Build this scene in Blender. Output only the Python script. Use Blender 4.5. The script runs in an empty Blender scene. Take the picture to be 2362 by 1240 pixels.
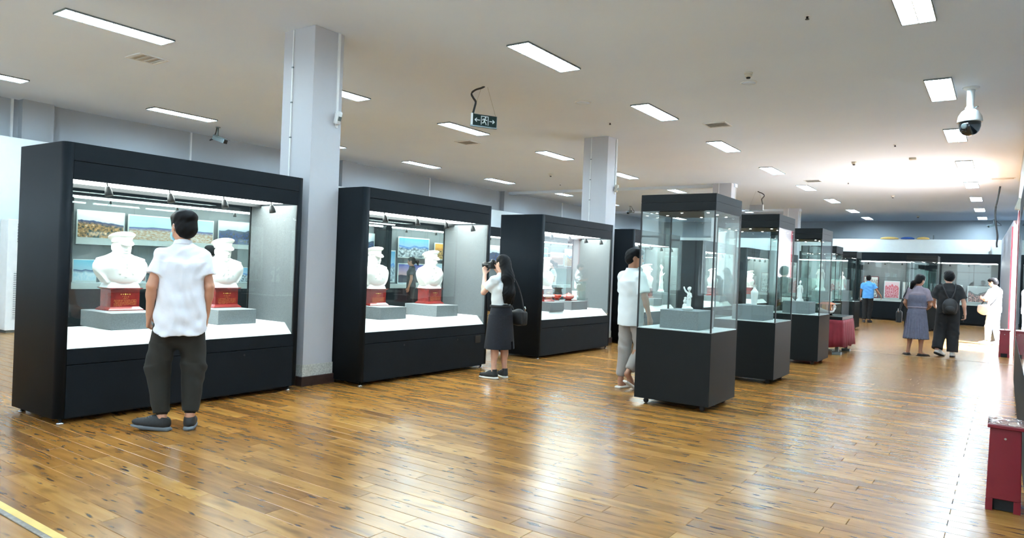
import bpy, math, random
import numpy as np
from mathutils import Matrix, Vector
random.seed(7)
scene = bpy.context.scene
C = scene.collection

# ------------------------------------------------------------------ camera, sky, sun, exposure
CAM_H = 1.42
cam_d = bpy.data.cameras.new('camera'); cam = bpy.data.objects.new('camera', cam_d); C.objects.link(cam)
cam_d.sensor_fit = 'HORIZONTAL'; cam_d.sensor_width = 36; cam_d.lens = 36 * 1624.3 / 2362
cam_d.clip_start = .05; cam_d.clip_end = 200
_yaw, _pit, _rol = math.radians(34.992), math.radians(-.125), math.radians(2.235)
_f = Vector((-math.sin(_yaw) * math.cos(_pit), math.cos(_yaw) * math.cos(_pit), math.sin(_pit)))
_r = Vector((math.cos(_yaw), math.sin(_yaw), 0)); _u = _r.cross(_f)
_R = math.cos(_rol) * _r + math.sin(_rol) * _u; _U = -math.sin(_rol) * _r + math.cos(_rol) * _u
cam.matrix_world = Matrix(((_R.x, _U.x, -_f.x, 0), (_R.y, _U.y, -_f.y, 0), (_R.z, _U.z, -_f.z, CAM_H), (0, 0, 0, 1)))
scene.camera = cam

world = bpy.data.worlds.new('sky'); scene.world = world; world.use_nodes = True
bg = world.node_tree.nodes['Background']; bg.inputs[0].default_value = (.80, .90, 1, 1); bg.inputs[1].default_value = 3.0

sun_d = bpy.data.lights.new('sun', 'SUN'); sun_d.energy = 62; sun_d.angle = .01; sun_d.color = (.86, .92, 1)
sun = bpy.data.objects.new('sun', sun_d); C.objects.link(sun); sun.location = (6, 19, 9)
sun.rotation_euler = Vector((-.52, .10, -.85)).to_track_quat('-Z', 'Y').to_euler()

vs = scene.view_settings
vs.view_transform = 'Standard'; vs.look = 'None'; vs.exposure = 1.08; vs.gamma = 1; vs.use_curve_mapping = False
try:
    scene.cycles.transparent_max_bounces = 40; scene.cycles.max_bounces = 10
    scene.cycles.sample_clamp_indirect = 6
except Exception: pass
LAMP = 51.0        # radiance of the fluorescent fittings
CASE = 10.0        # radiance of the display-case light boxes

# ------------------------------------------------------------------ helpers
def link(o, parent=None):
    C.objects.link(o)
    if parent: o.parent = parent
    return o
class MB:
    def __init__(s): s.v = []; s.f = []; s.sm = []; s.uv = {}
    def add(s, vs_, fs, smooth=False):
        b = len(s.v); s.v += [tuple(v) for v in vs_]
        for f in fs: s.f.append(tuple(b + i for i in f)); s.sm.append(smooth)
        return s
    def box(s, x0, x1, y0, y1, z0, z1):
        return s.add([(x0,y0,z0),(x1,y0,z0),(x1,y1,z0),(x0,y1,z0),(x0,y0,z1),(x1,y0,z1),(x1,y1,z1),(x0,y1,z1)],
                     [(0,3,2,1),(4,5,6,7),(0,1,5,4),(1,2,6,5),(2,3,7,6),(3,0,4,7)])
    def boxm(s, c, h, M=None):
        vs_ = [Vector((x*h[0], y*h[1], z*h[2])) for z in (-1,1) for (x,y) in ((-1,-1),(1,-1),(1,1),(-1,1))]
        if M: vs_ = [M @ v for v in vs_]
        return s.add([Vector(c)+v for v in vs_], [(0,3,2,1),(4,5,6,7),(0,1,5,4),(1,2,6,5),(2,3,7,6),(3,0,4,7)])
    def prism(s, pts, z0, z1, smooth=False):
        n = len(pts); f0 = len(s.f)
        s.add([(x,y,z0) for x,y in pts]+[(x,y,z1) for x,y in pts],
              [tuple(range(n-1,-1,-1)), tuple(range(n,2*n))])
        b = len(s.v)-2*n
        for i in range(n):
            s.f.append((b+i, b+(i+1)%n, b+n+(i+1)%n, b+n+i)); s.sm.append(smooth)
        return s.fix(f0)
    def loft(s, rings, smooth=True, cap=True):
        n = len(rings[0]); b = len(s.v); f0 = len(s.f)
        for r in rings: s.v += [tuple(p) for p in r]
        for k in range(len(rings)-1):
            for i in range(n):
                s.f.append((b+k*n+i, b+k*n+(i+1)%n, b+(k+1)*n+(i+1)%n, b+(k+1)*n+i)); s.sm.append(smooth)
        if cap:
            s.f.append(tuple(b+i for i in range(n-1,-1,-1))); s.sm.append(False)
            s.f.append(tuple(b+(len(rings)-1)*n+i for i in range(n))); s.sm.append(False)
            s.fix(f0)
        return s
    def fix(s, f0):
        vol = 0.0
        for f in s.f[f0:]:
            a = Vector(s.v[f[0]])
            for i in range(1,len(f)-1): vol += a.dot(Vector(s.v[f[i]]).cross(Vector(s.v[f[i+1]])))
        if vol < 0: s.f[f0:] = [tuple(reversed(f)) for f in s.f[f0:]]
        return s
    def lathe(s, prof, n=24, c=(0,0,0), sx=1, sy=1, smooth=True):
        return s.loft([[(c[0]+r*sx*math.cos(2*math.pi*i/n), c[1]+r*sy*math.sin(2*math.pi*i/n), c[2]+z) for i in range(n)] for r,z in prof], smooth)
    def tube(s, path, r, n=8, smooth=True):
        P = [Vector(p) for p in path]; rings = []
        ref = Vector((0,0,1))
        for i,p in enumerate(P):
            t = (P[min(i+1,len(P)-1)]-P[max(i-1,0)]).normalized()
            a = t.cross(ref) if abs(t.dot(ref)) < .95 else t.cross(Vector((1,0,0)))
            a.normalize(); b_ = a.cross(t)
            rr = r[i] if isinstance(r,(list,tuple)) else r
            rings.append([p+rr*(math.cos(2*math.pi*k/n)*a-math.sin(2*math.pi*k/n)*b_)*-1 for k in range(n)])
        return s.loft(rings, smooth)
    def disc(s, c, r, n=16, flip=False):
        pts = [(c[0]+r*math.cos(2*math.pi*i/n), c[1]+r*math.sin(2*math.pi*i/n), c[2]) for i in range(n)]
        return s.add(pts, [tuple(range(n)) if not flip else tuple(range(n-1,-1,-1))])
    def mesh(s, name):
        m = bpy.data.meshes.new(name); m.from_pydata(s.v, [], s.f)
        m.polygons.foreach_set('use_smooth', s.sm); m.update(); return m
def obj(name, mb, mat, parent=None, bevel=0, loc=None):
    m = mb.mesh(name) if isinstance(mb, MB) else mb
    if mat is not None and not m.materials: m.materials.append(mat)
    o = bpy.data.objects.new(name, m); link(o, parent)
    if loc: o.location = loc
    if bevel:
        b = o.modifiers.new('edge', 'BEVEL'); b.width = bevel; b.segments = 2; b.limit_method = 'ANGLE'
    return o
def tag(o, label, cat, group=None):
    o['label'] = label; o['category'] = cat
    if group: o['group'] = group
    return o
def struct(o): o['kind'] = 'structure'; return o
def thing(name, label, cat, loc=(0,0,0), rz=0, group=None):
    o = bpy.data.objects.new(name, None); link(o); o.empty_display_size = .1
    o.location = loc; o.rotation_euler = (0,0,rz); return tag(o, label, cat, group)
def dup(root, loc, rz=None, label=None, group=None):
    r = root.copy(); link(r); r.location = loc
    if rz is not None: r.rotation_euler = (0,0,rz)
    if label: r['label'] = label
    if group: r['group'] = group
    for ch in list(root.children):
        c = ch.copy(); link(c, r)
        for g in list(ch.children): link(g.copy(), c)
    return r
def catmull(P, n=6):
    P = [Vector(p) for p in P]; out = []
    for i in range(len(P)-1):
        p0,p1,p2,p3 = P[max(i-1,0)],P[i],P[i+1],P[min(i+2,len(P)-1)]
        for k in range(n):
            t = k/n
            out.append(.5*((2*p1)+(p2-p0)*t+(2*p0-5*p1+4*p2-p3)*t*t+(3*p1-p0-3*p2+p3)*t**3))
    out.append(P[-1]); return out

# ------------------------------------------------------------------ materials
def nodes(name):
    m = bpy.data.materials.new(name); m.use_nodes = True
    nt = m.node_tree; return m, nt, nt.nodes['Principled BSDF']
def N(nt, t, **kw):
    n = nt.nodes.new(t)
    for k,v in kw.items(): setattr(n, k, v)
    return n
def mat(name, col, rough=.5, metal=0, var=.06, scale=8, spec=.5, coat=0, bump=0, bscale=200, trans=0):
    m, nt, b = nodes(name)
    tc = N(nt,'ShaderNodeTexCoord'); nz = N(nt,'ShaderNodeTexNoise'); nz.inputs['Scale'].default_value = scale; nz.inputs['Detail'].default_value = 3
    nt.links.new(tc.outputs['Object'], nz.inputs['Vector'])
    rp = N(nt,'ShaderNodeValToRGB')
    rp.color_ramp.elements[0].position = .3; rp.color_ramp.elements[1].position = .7
    rp.color_ramp.elements[0].color = (*[max(0,c*(1-var)) for c in col],1); rp.color_ramp.elements[1].color = (*[min(1,c*(1+var)) for c in col],1)
    nt.links.new(nz.outputs['Fac'], rp.inputs['Fac']); nt.links.new(rp.outputs['Color'], b.inputs['Base Color'])
    b.inputs['Roughness'].default_value = rough; b.inputs['Metallic'].default_value = metal
    b.inputs['Specular IOR Level'].default_value = spec; b.inputs['Coat Weight'].default_value = coat
    b.inputs['Coat Roughness'].default_value = .1
    if bump:
        n2 = N(nt,'ShaderNodeTexNoise'); n2.inputs['Scale'].default_value = bscale; bp = N(nt,'ShaderNodeBump')
        nt.links.new(tc.outputs['Object'], n2.inputs['Vector'])
        bp.inputs['Strength'].default_value = bump; bp.inputs['Distance'].default_value = .01
        nt.links.new(n2.outputs['Fac'], bp.inputs['Height']); nt.links.new(bp.outputs['Normal'], b.inputs['Normal'])
    return m
def emit(name, col, s):
    m, nt, b = nodes(name); b.inputs['Base Color'].default_value = (.8,.8,.8,1)
    b.inputs['Emission Color'].default_value = (*col,1); b.inputs['Emission Strength'].default_value = s; return m
def glass(name, tint, f0=1.0):
    m, nt, b = nodes(name); nt.nodes.remove(b)
    out = nt.nodes['Material Output']; mx = N(nt,'ShaderNodeMixShader'); tr = N(nt,'ShaderNodeBsdfTransparent'); gl = N(nt,'ShaderNodeBsdfGlossy')
    tr.inputs[0].default_value = (*tint,1); gl.inputs['Roughness'].default_value = .0; gl.inputs[0].default_value = (.9*f0,.95*f0,.95*f0,1)
    lw = N(nt,'ShaderNodeLayerWeight'); lw.inputs[0].default_value = .5
    pw = N(nt,'ShaderNodeMath', operation='POWER'); nt.links.new(lw.outputs['Facing'], pw.inputs[0]); pw.inputs[1].default_value = 4.5
    fr = N(nt,'ShaderNodeMath', operation='MULTIPLY_ADD'); nt.links.new(pw.outputs[0], fr.inputs[0]); fr.inputs[1].default_value = .8; fr.inputs[2].default_value = .022
    nt.links.new(fr.outputs[0], mx.inputs[0]); nt.links.new(tr.outputs[0], mx.inputs[1]); nt.links.new(gl.outputs[0], mx.inputs[2])
    nt.links.new(mx.outputs[0], out.inputs[0]); return m

M = {}
M['ceiling'] = mat('ceiling paint', (.79,.88,1.0), .8, var=.02, scale=.6)
M['wall'] = mat('wall paint', (.70,.72,.75), .75, var=.02, scale=1)
M['wall_grey'] = mat('grey wall paint', (.37,.39,.41), .8, var=.03, scale=1)
M['column'] = mat('column paint', (.50,.50,.52), .55, var=.015, scale=2)
M['partition'] = mat('white partition board', (.70,.75,.745), .5, var=.02)
M['terrazzo'] = mat('terrazzo', (.50,.50,.45), .35, var=.25, scale=60)
M['skirting'] = mat('dark wood skirting', (.035,.018,.015), .35, var=.3, scale=12)
M['dark'] = mat('charcoal powder coat', (.0070,.0094,.0120), .55, var=.08, scale=5, spec=.13, bump=.02, bscale=600)
M['dark2'] = mat('black powder coat', (.0036,.0048,.0052), .48, var=.08, scale=5, spec=.22, bump=.02, bscale=600)
M['void'] = mat('shadow gap black', (.006,.007,.008), .7)
M['steel'] = mat('polished steel', (.6,.6,.6), .25, 1)
M['fabric'] = mat('light grey case fabric', (.62,.64,.63), .9, var=.12, scale=160, bump=.1, bscale=900)
M['lining'] = mat('grey lining fabric', (.115,.125,.13), .95, var=.15, scale=160, bump=.1, bscale=900)
M['fabric_mid'] = mat('mid grey case fabric', (.19,.205,.215), .9, var=.12, scale=160, bump=.1, bscale=900)
M['block'] = mat('grey block fabric', (.20,.215,.225), .9, var=.15, scale=140, bump=.1, bscale=900)
M['glass'] = glass('case glass', (.955,.985,.978))
M['glass_clear'] = glass('vitrine glass', (.95,.985,.975))
M['rubber'] = mat('black rubber', (.012,.012,.013), .55)
M['blackm'] = mat('black metal', (.012,.013,.014), .35, .3)
M['lamp'] = emit('fluorescent diffuser', (.61,.84,1), LAMP)
M['casel'] = emit('case light box', (.93,1,.98), CASE)
M['casestrip'] = emit('wall case strip light', (.93,1,.99), 17)
M['down'] = emit('downlight lens', (1,.98,.93), 60)
M['whitem'] = mat('white enamel', (.78,.79,.78), .35, var=.03)
M['plaster'] = mat('white porcelain', (.86,.86,.83), .35, var=.02, coat=.3)
M['lacquer'] = mat('red lacquered wood', (.22,.018,.015), .22, var=.25, scale=14, coat=.5)
M['gold'] = mat('gold lettering', (.80,.36,.07), .4, .2)
M['goldstar'] = mat('gold star', (.95,.68,.12), .35, .2)
M['redcloth'] = mat('wine red table cloth', (.19,.012,.022), .85, var=.15, scale=6)
M['redbin'] = mat('red plastic bin', (.20,.010,.020), .3, var=.05)
M['plasticbag'] = glass('thin plastic bin liner', (.93,.93,.93), 1.0)
M['yellow'] = mat('yellow edge tape', (.62,.42,.12), .5, var=.1)
M['alu'] = mat('worn aluminium strip', (.30,.27,.24), .4, .7, var=.2, scale=30)
M['cream'] = mat('cream plastic', (.62,.58,.48), .5)
M['beige'] = mat('beige plastic', (.55,.50,.42), .5)
M['darkgreen'] = mat('dark sign face', (.006,.016,.013), .65, spec=.2)
M['signwhite'] = mat('sign pictogram', (.62,.68,.66), .5)
M['taupe'] = mat('taupe sheet metal',(.13,.12,.115),.6); M['domeglass'] = mat('smoked dome', (.008,.012,.016), .08, coat=.6)
M['greymetal'] = mat('grey metal', (.16,.19,.19), .4, .4)
# people
M['skin'] = mat('skin', (.52,.25,.15), .5, var=.06, scale=10)
M['skin2'] = mat('fair skin', (.62,.35,.25), .5, var=.06, scale=10)
M['skin3'] = mat('tan skin', (.36,.17,.10), .5, var=.06, scale=10)
M['hair'] = mat('black hair', (.0035,.003,.0035), .6, var=.4, scale=30, bump=.1, bscale=90, spec=.18)
M['shirt'] = mat('white linen', (.72,.72,.76), .85, var=.03, scale=12, bump=.1, bscale=60)
M['olive'] = mat('olive twill', (.015,.014,.0105), .9, var=.15, scale=10)
M['tee'] = mat('white cotton', (.66,.69,.69), .9, var=.03)
M['khaki'] = mat('grey beige linen', (.30,.27,.25), .9, var=.08)
M['denim'] = mat('dark denim', (.005,.0065,.012), .85, var=.3, scale=50)
M['blue'] = mat('light blue polo', (.10,.34,.72), .85, var=.06)
M['black'] = mat('black cotton', (.010,.010,.011), .9, var=.1)
M['greydress'] = mat('slate grey dress', (.10,.10,.14), .85, var=.12, scale=20)
M['yoke'] = mat('sheer grey mauve yoke', (.20,.16,.19), .8, var=.1)
M['leather'] = mat('black leather', (.008,.008,.009), .55, var=.2, scale=40)
M['tan_bag'] = mat('taupe canvas', (.36,.31,.27), .7, var=.1)
M['jeans'] = mat('pale blue jeans', (.45,.55,.66), .85, var=.1)
M['shoe'] = mat('charcoal mesh trainer', (.015,.016,.017), .7, var=.2, scale=60)
M['sole'] = mat('grey shoe sole', (.12,.14,.16), .6)
M['solew'] = mat('white shoe sole', (.70,.68,.64), .6)
M['mask'] = mat('blue surgical mask', (.32,.62,.74), .8)
M['eye'] = mat('dark eye', (.02,.015,.012), .2)
M['tealtop'] = mat('dark teal top', (.018,.024,.028), .85)

# wood plank
def floor_mat():
    m, nt, b = nodes('oak laminate')
    geo = N(nt,'ShaderNodeNewGeometry'); at = N(nt,'ShaderNodeAttribute'); at.attribute_name = 'tint'
    add = N(nt,'ShaderNodeVectorMath', operation='MULTIPLY_ADD')
    nt.links.new(at.outputs['Vector'], add.inputs[0]); add.inputs[1].default_value = (37,53,0); nt.links.new(geo.outputs['Position'], add.inputs[2])
    def noise(sc, detail=4, rough=.55):
        mp = N(nt,'ShaderNodeMapping'); mp.inputs['Scale'].default_value = sc
        nz = N(nt,'ShaderNodeTexNoise'); nz.inputs['Scale'].default_value = 1; nz.inputs['Detail'].default_value = detail; nz.inputs['Roughness'].default_value = rough
        nt.links.new(add.outputs[0], mp.inputs[0]); nt.links.new(mp.outputs[0], nz.inputs['Vector']); return nz
    g = noise((2.2,26,1)); br = noise((1.1,3.5,1),2); kn = noise((6,26,1),1,.4); fine = noise((6,160,1),2)
    r1 = N(nt,'ShaderNodeValToRGB'); e = r1.color_ramp.elements
    e[0].position=.25; e[0].color=(.145,.056,.011,1); e[1].position=.75; e[1].color=(.42,.215,.055,1)
    x = r1.color_ramp.elements.new(.5); x.color=(.28,.124,.026,1)
    mixg = N(nt,'ShaderNodeMath', operation='MULTIPLY_ADD'); nt.links.new(br.outputs['Fac'], mixg.inputs[0]); mixg.inputs[1].default_value=.55
    s2 = N(nt,'ShaderNodeMath', operation='MULTIPLY_ADD'); nt.links.new(g.outputs['Fac'], s2.inputs[0]); s2.inputs[1].default_value=.35
    s3 = N(nt,'ShaderNodeMath', operation='MULTIPLY_ADD'); nt.links.new(at.outputs['Fac'], s3.inputs[0]); s3.inputs[1].default_value=.30; s3.inputs[2].default_value=-.10
    nt.links.new(s3.outputs[0], s2.inputs[2]); nt.links.new(s2.outputs[0], mixg.inputs[2])
    nt.links.new(mixg.outputs[0], r1.inputs['Fac'])
    r2 = N(nt,'ShaderNodeValToRGB'); r2.color_ramp.elements[0].position=.645; r2.color_ramp.elements[0].color=(0,0,0,1); r2.color_ramp.elements[1].position=.74; r2.color_ramp.elements[1].color=(1,1,1,1)
    nt.links.new(kn.outputs['Fac'], r2.inputs['Fac'])
    mx = N(nt,'ShaderNodeMix', data_type='RGBA'); nt.links.new(r2.outputs['Color'], mx.inputs['Factor']); nt.links.new(r1.outputs['Color'], mx.inputs['A']); mx.inputs['B'].default_value=(.055,.024,.010,1)
    sk_ = noise((2.4,9,1),2,.5); r3 = N(nt,'ShaderNodeValToRGB'); r3.color_ramp.elements[0].position=.56; r3.color_ramp.elements[0].color=(0,0,0,1); r3.color_ramp.elements[1].position=.74; r3.color_ramp.elements[1].color=(.75,.75,.75,1)
    nt.links.new(sk_.outputs['Fac'], r3.inputs['Fac']); m2 = N(nt,'ShaderNodeMix', data_type='RGBA'); nt.links.new(r3.outputs['Color'], m2.inputs['Factor']); nt.links.new(mx.outputs['Result'], m2.inputs['A']); m2.inputs['B'].default_value=(.095,.036,.010,1)
    nt.links.new(m2.outputs['Result'], b.inputs['Base Color'])
    b.inputs['Roughness'].default_value = .23; b.inputs['Specular IOR Level'].default_value = .38
    mr = N(nt,'ShaderNodeMapRange'); nt.links.new(fine.outputs['Fac'], mr.inputs[0]); mr.inputs[3].default_value=.21; mr.inputs[4].default_value=.28
    nt.links.new(mr.outputs[0], b.inputs['Roughness'])
    bp = N(nt,'ShaderNodeBump'); bp.inputs['Strength'].default_value=.012; bp.inputs['Distance'].default_value=.003
    nt.links.new(fine.outputs['Fac'], bp.inputs['Height']); nt.links.new(bp.outputs['Normal'], b.inputs['Normal'])
    return m
M['floor'] = floor_mat(); M['greyboard'] = mat('mauve grey board',(.30,.28,.30),.5); M['concrete'] = mat('pale paving',(.72,.72,.70),.8)

# pictures: a print with sky, ridge line and lower ground, all from noise
def print_mat(name, sky_top, sky_low, ridge, ground1, ground2, h=.5, amp=.25, rs=3, gs=14, seed=0, spots=None):
    m, nt, b = nodes(name)
    uv = N(nt,'ShaderNodeUVMap'); sep = N(nt,'ShaderNodeSeparateXYZ'); nt.links.new(uv.outputs[0], sep.inputs[0])
    def mul(a,k,c=0):
        n = N(nt,'ShaderNodeMath', operation='MULTIPLY_ADD'); nt.links.new(a,n.inputs[0]); n.inputs[1].default_value=k; n.inputs[2].default_value=c; return n.outputs[0]
    nz = N(nt,'ShaderNodeTexNoise', noise_dimensions='1D'); nz.inputs['Scale'].default_value=rs; nz.inputs['Detail'].default_value=5
    nt.links.new(mul(sep.outputs[0],1,seed*3.7), nz.inputs['W'])
    edge = mul(nz.outputs['Fac'], amp*2, h-amp)
    d = N(nt,'ShaderNodeMath', operation='SUBTRACT'); nt.links.new(sep.outputs[1], d.inputs[0]); nt.links.new(edge, d.inputs[1])
    isk = N(nt,'ShaderNodeMapRange'); nt.links.new(d.outputs[0], isk.inputs[0]); isk.inputs[1].default_value=-.01; isk.inputs[2].default_value=.02
    sk = N(nt,'ShaderNodeMix', data_type='RGBA'); nt.links.new(sep.outputs[1], sk.inputs['Factor']); sk.inputs['A'].default_value=(*sky_low,1); sk.inputs['B'].default_value=(*sky_top,1)
    n2 = N(nt,'ShaderNodeTexNoise'); n2.inputs['Scale'].default_value=gs; n2.inputs['Detail'].default_value=6
    mp = N(nt,'ShaderNodeMapping'); mp.inputs['Location'].default_value=(seed,seed*.7,0); mp.inputs['Scale'].default_value=(1.6,1,1); nt.links.new(uv.outputs[0], mp.inputs[0]); nt.links.new(mp.outputs[0], n2.inputs['Vector'])
    rp = N(nt,'ShaderNodeValToRGB'); rp.color_ramp.elements[0].position=.38; rp.color_ramp.elements[0].color=(*ground1,1); rp.color_ramp.elements[1].position=.62; rp.color_ramp.elements[1].color=(*ground2,1)
    if spots: x = rp.color_ramp.elements.new(.70); x.color=(*spots,1)
    nt.links.new(n2.outputs['Fac'], rp.inputs['Fac'])
    rd = N(nt,'ShaderNodeMapRange'); nt.links.new(d.outputs[0], rd.inputs[0]); rd.inputs[1].default_value=-.16; rd.inputs[2].default_value=-.02
    g = N(nt,'ShaderNodeMix', data_type='RGBA'); nt.links.new(rd.outputs[0], g.inputs['Factor']); nt.links.new(rp.outputs['Color'], g.inputs['A']); g.inputs['B'].default_value=(*ridge,1)
    fin = N(nt,'ShaderNodeMix', data_type='RGBA'); nt.links.new(isk.outputs[0], fin.inputs['Factor']); nt.links.new(g.outputs['Result'], fin.inputs['A']); nt.links.new(sk.outputs['Result'], fin.inputs['B'])
    nt.links.new(fin.outputs['Result'], b.inputs['Base Color']); b.inputs['Roughness'].default_value=.4
    return m
PR = {
 'autumn': print_mat('autumn hillside print',(.85,.9,.95),(.9,.9,.9),(.05,.09,.22),(.03,.06,.05),(.75,.40,.16),.62,.22,1.2,9,1,(.9,.8,.7)),
 'panorama': print_mat('city panorama print',(.35,.72,.60),(.86,.90,.92),(.10,.16,.42),(.75,.70,.62),(.55,.30,.14),.52,.06,2,16,2,(.9,.85,.75)),
 'lake': print_mat('reservoir print',(.80,.86,.9),(.25,.42,.7),(.10,.14,.20),(.12,.12,.11),(.05,.12,.38),.62,.10,3,10,3,(.8,.45,.2)),
 'sea': print_mat('sea island print',(.12,.52,.72),(.75,.9,.95),(.03,.09,.25),(.78,.86,.9),(.55,.75,.85),.52,.10,2,6,4),
 'village': print_mat('village print',(.30,.62,.78),(.5,.66,.8),(.06,.16,.30),(.10,.16,.05),(.70,.66,.55),.62,.1,2,12,5),
 'stage': print_mat('evening stage print',(.60,.42,.62),(.5,.3,.5),(.35,.12,.2),(.03,.03,.08),(.20,.14,.5),.5,.12,4,9,6,(.9,.5,.5)),
 'clouds': print_mat('mountain cloud print',(.10,.42,.72),(.75,.88,.95),(.10,.30,.75),(.10,.14,.18),(.80,.88,.95),.58,.2,1.5,8,7),
 'sunset': print_mat('sunset print',(.06,.10,.45),(.95,.50,.22),(.03,.02,.05),(.02,.02,.04),(.05,.04,.06),.34,.2,1.3,6,8),
 'fire': print_mat('orange terraces print',(.9,.45,.06),(.9,.55,.1),(.8,.3,.03),(.08,.03,.02),(.95,.6,.15),.7,.2,3,8,9),
 'town': print_mat('red roof town print',(.55,.7,.85),(.85,.85,.85),(.5,.2,.15),(.10,.12,.14),(.65,.25,.2),.62,.08,3,14,10,(.85,.8,.75)),
 'poster': print_mat('festival poster print',(.9,.92,.92),(.55,.8,.75),(.15,.35,.6),(.65,.55,.4),(.3,.16,.06),.6,.25,4,12,11,(.9,.9,.85)),
 'flowers': print_mat('pink blossom painting',(.85,.62,.66),(.8,.35,.4),(.75,.12,.15),(.62,.08,.10),(.85,.45,.5),.75,.3,4,10,12,(.9,.8,.8)),
 'calligraphy': print_mat('calligraphy scroll',(.84,.82,.78),(.84,.82,.78),(.8,.78,.74),(.05,.05,.05),(.84,.82,.78),.95,.05,3,9,13),
 'ink': print_mat('ink plum painting',(.85,.84,.82),(.85,.84,.82),(.7,.6,.6),(.30,.20,.22),(.85,.84,.82),.5,.3,4,8,14),
 'peony': print_mat('peony landscape painting',(.55,.60,.62),(.45,.50,.52),(.20,.23,.24),(.10,.12,.13),(.75,.40,.36),.62,.25,3,12,15,(.85,.85,.8)),
}
def board(name, label, group, W_, H_, kind, frame, loc, rz, tilt=0, border=.04, fcol='partition', th=.02, low=None):
    """a framed print; local x = width, z = height, front faces -y"""
    t = thing(name, label, 'picture', loc, rz, group); t.rotation_euler = (-tilt, 0, rz)
    b = MB().box(-W_/2, W_/2, 0, th, 0, H_)
    obj('backing_board', b, M[fcol], t, .003)
    lo = border if low is None else low
    q = MB().add([(-W_/2+border,-.002,lo),(W_/2-border,-.002,lo),(W_/2-border,-.002,H_-border),(-W_/2+border,-.002,H_-border),
                  (-W_/2+border,.0015,lo),(W_/2-border,.0015,lo),(W_/2-border,.0015,H_-border),(-W_/2+border,.0015,H_-border)],
                 [(0,1,2,3),(1,5,6,2),(5,4,7,6),(4,0,3,7),(3,2,6,7),(4,5,1,0)])
    m = q.mesh('print'); uvl = m.uv_layers.new(name='UVMap')
    for p in m.polygons:
        for li in p.loop_indices:
            v = m.vertices[m.loops[li].vertex_index].co
            uvl.data[li].uv = ((v.x+W_/2-border)/(W_-2*border), (v.z-lo)/(H_-border-lo))
    obj('print', m, PR[kind], t)
    return t

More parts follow.
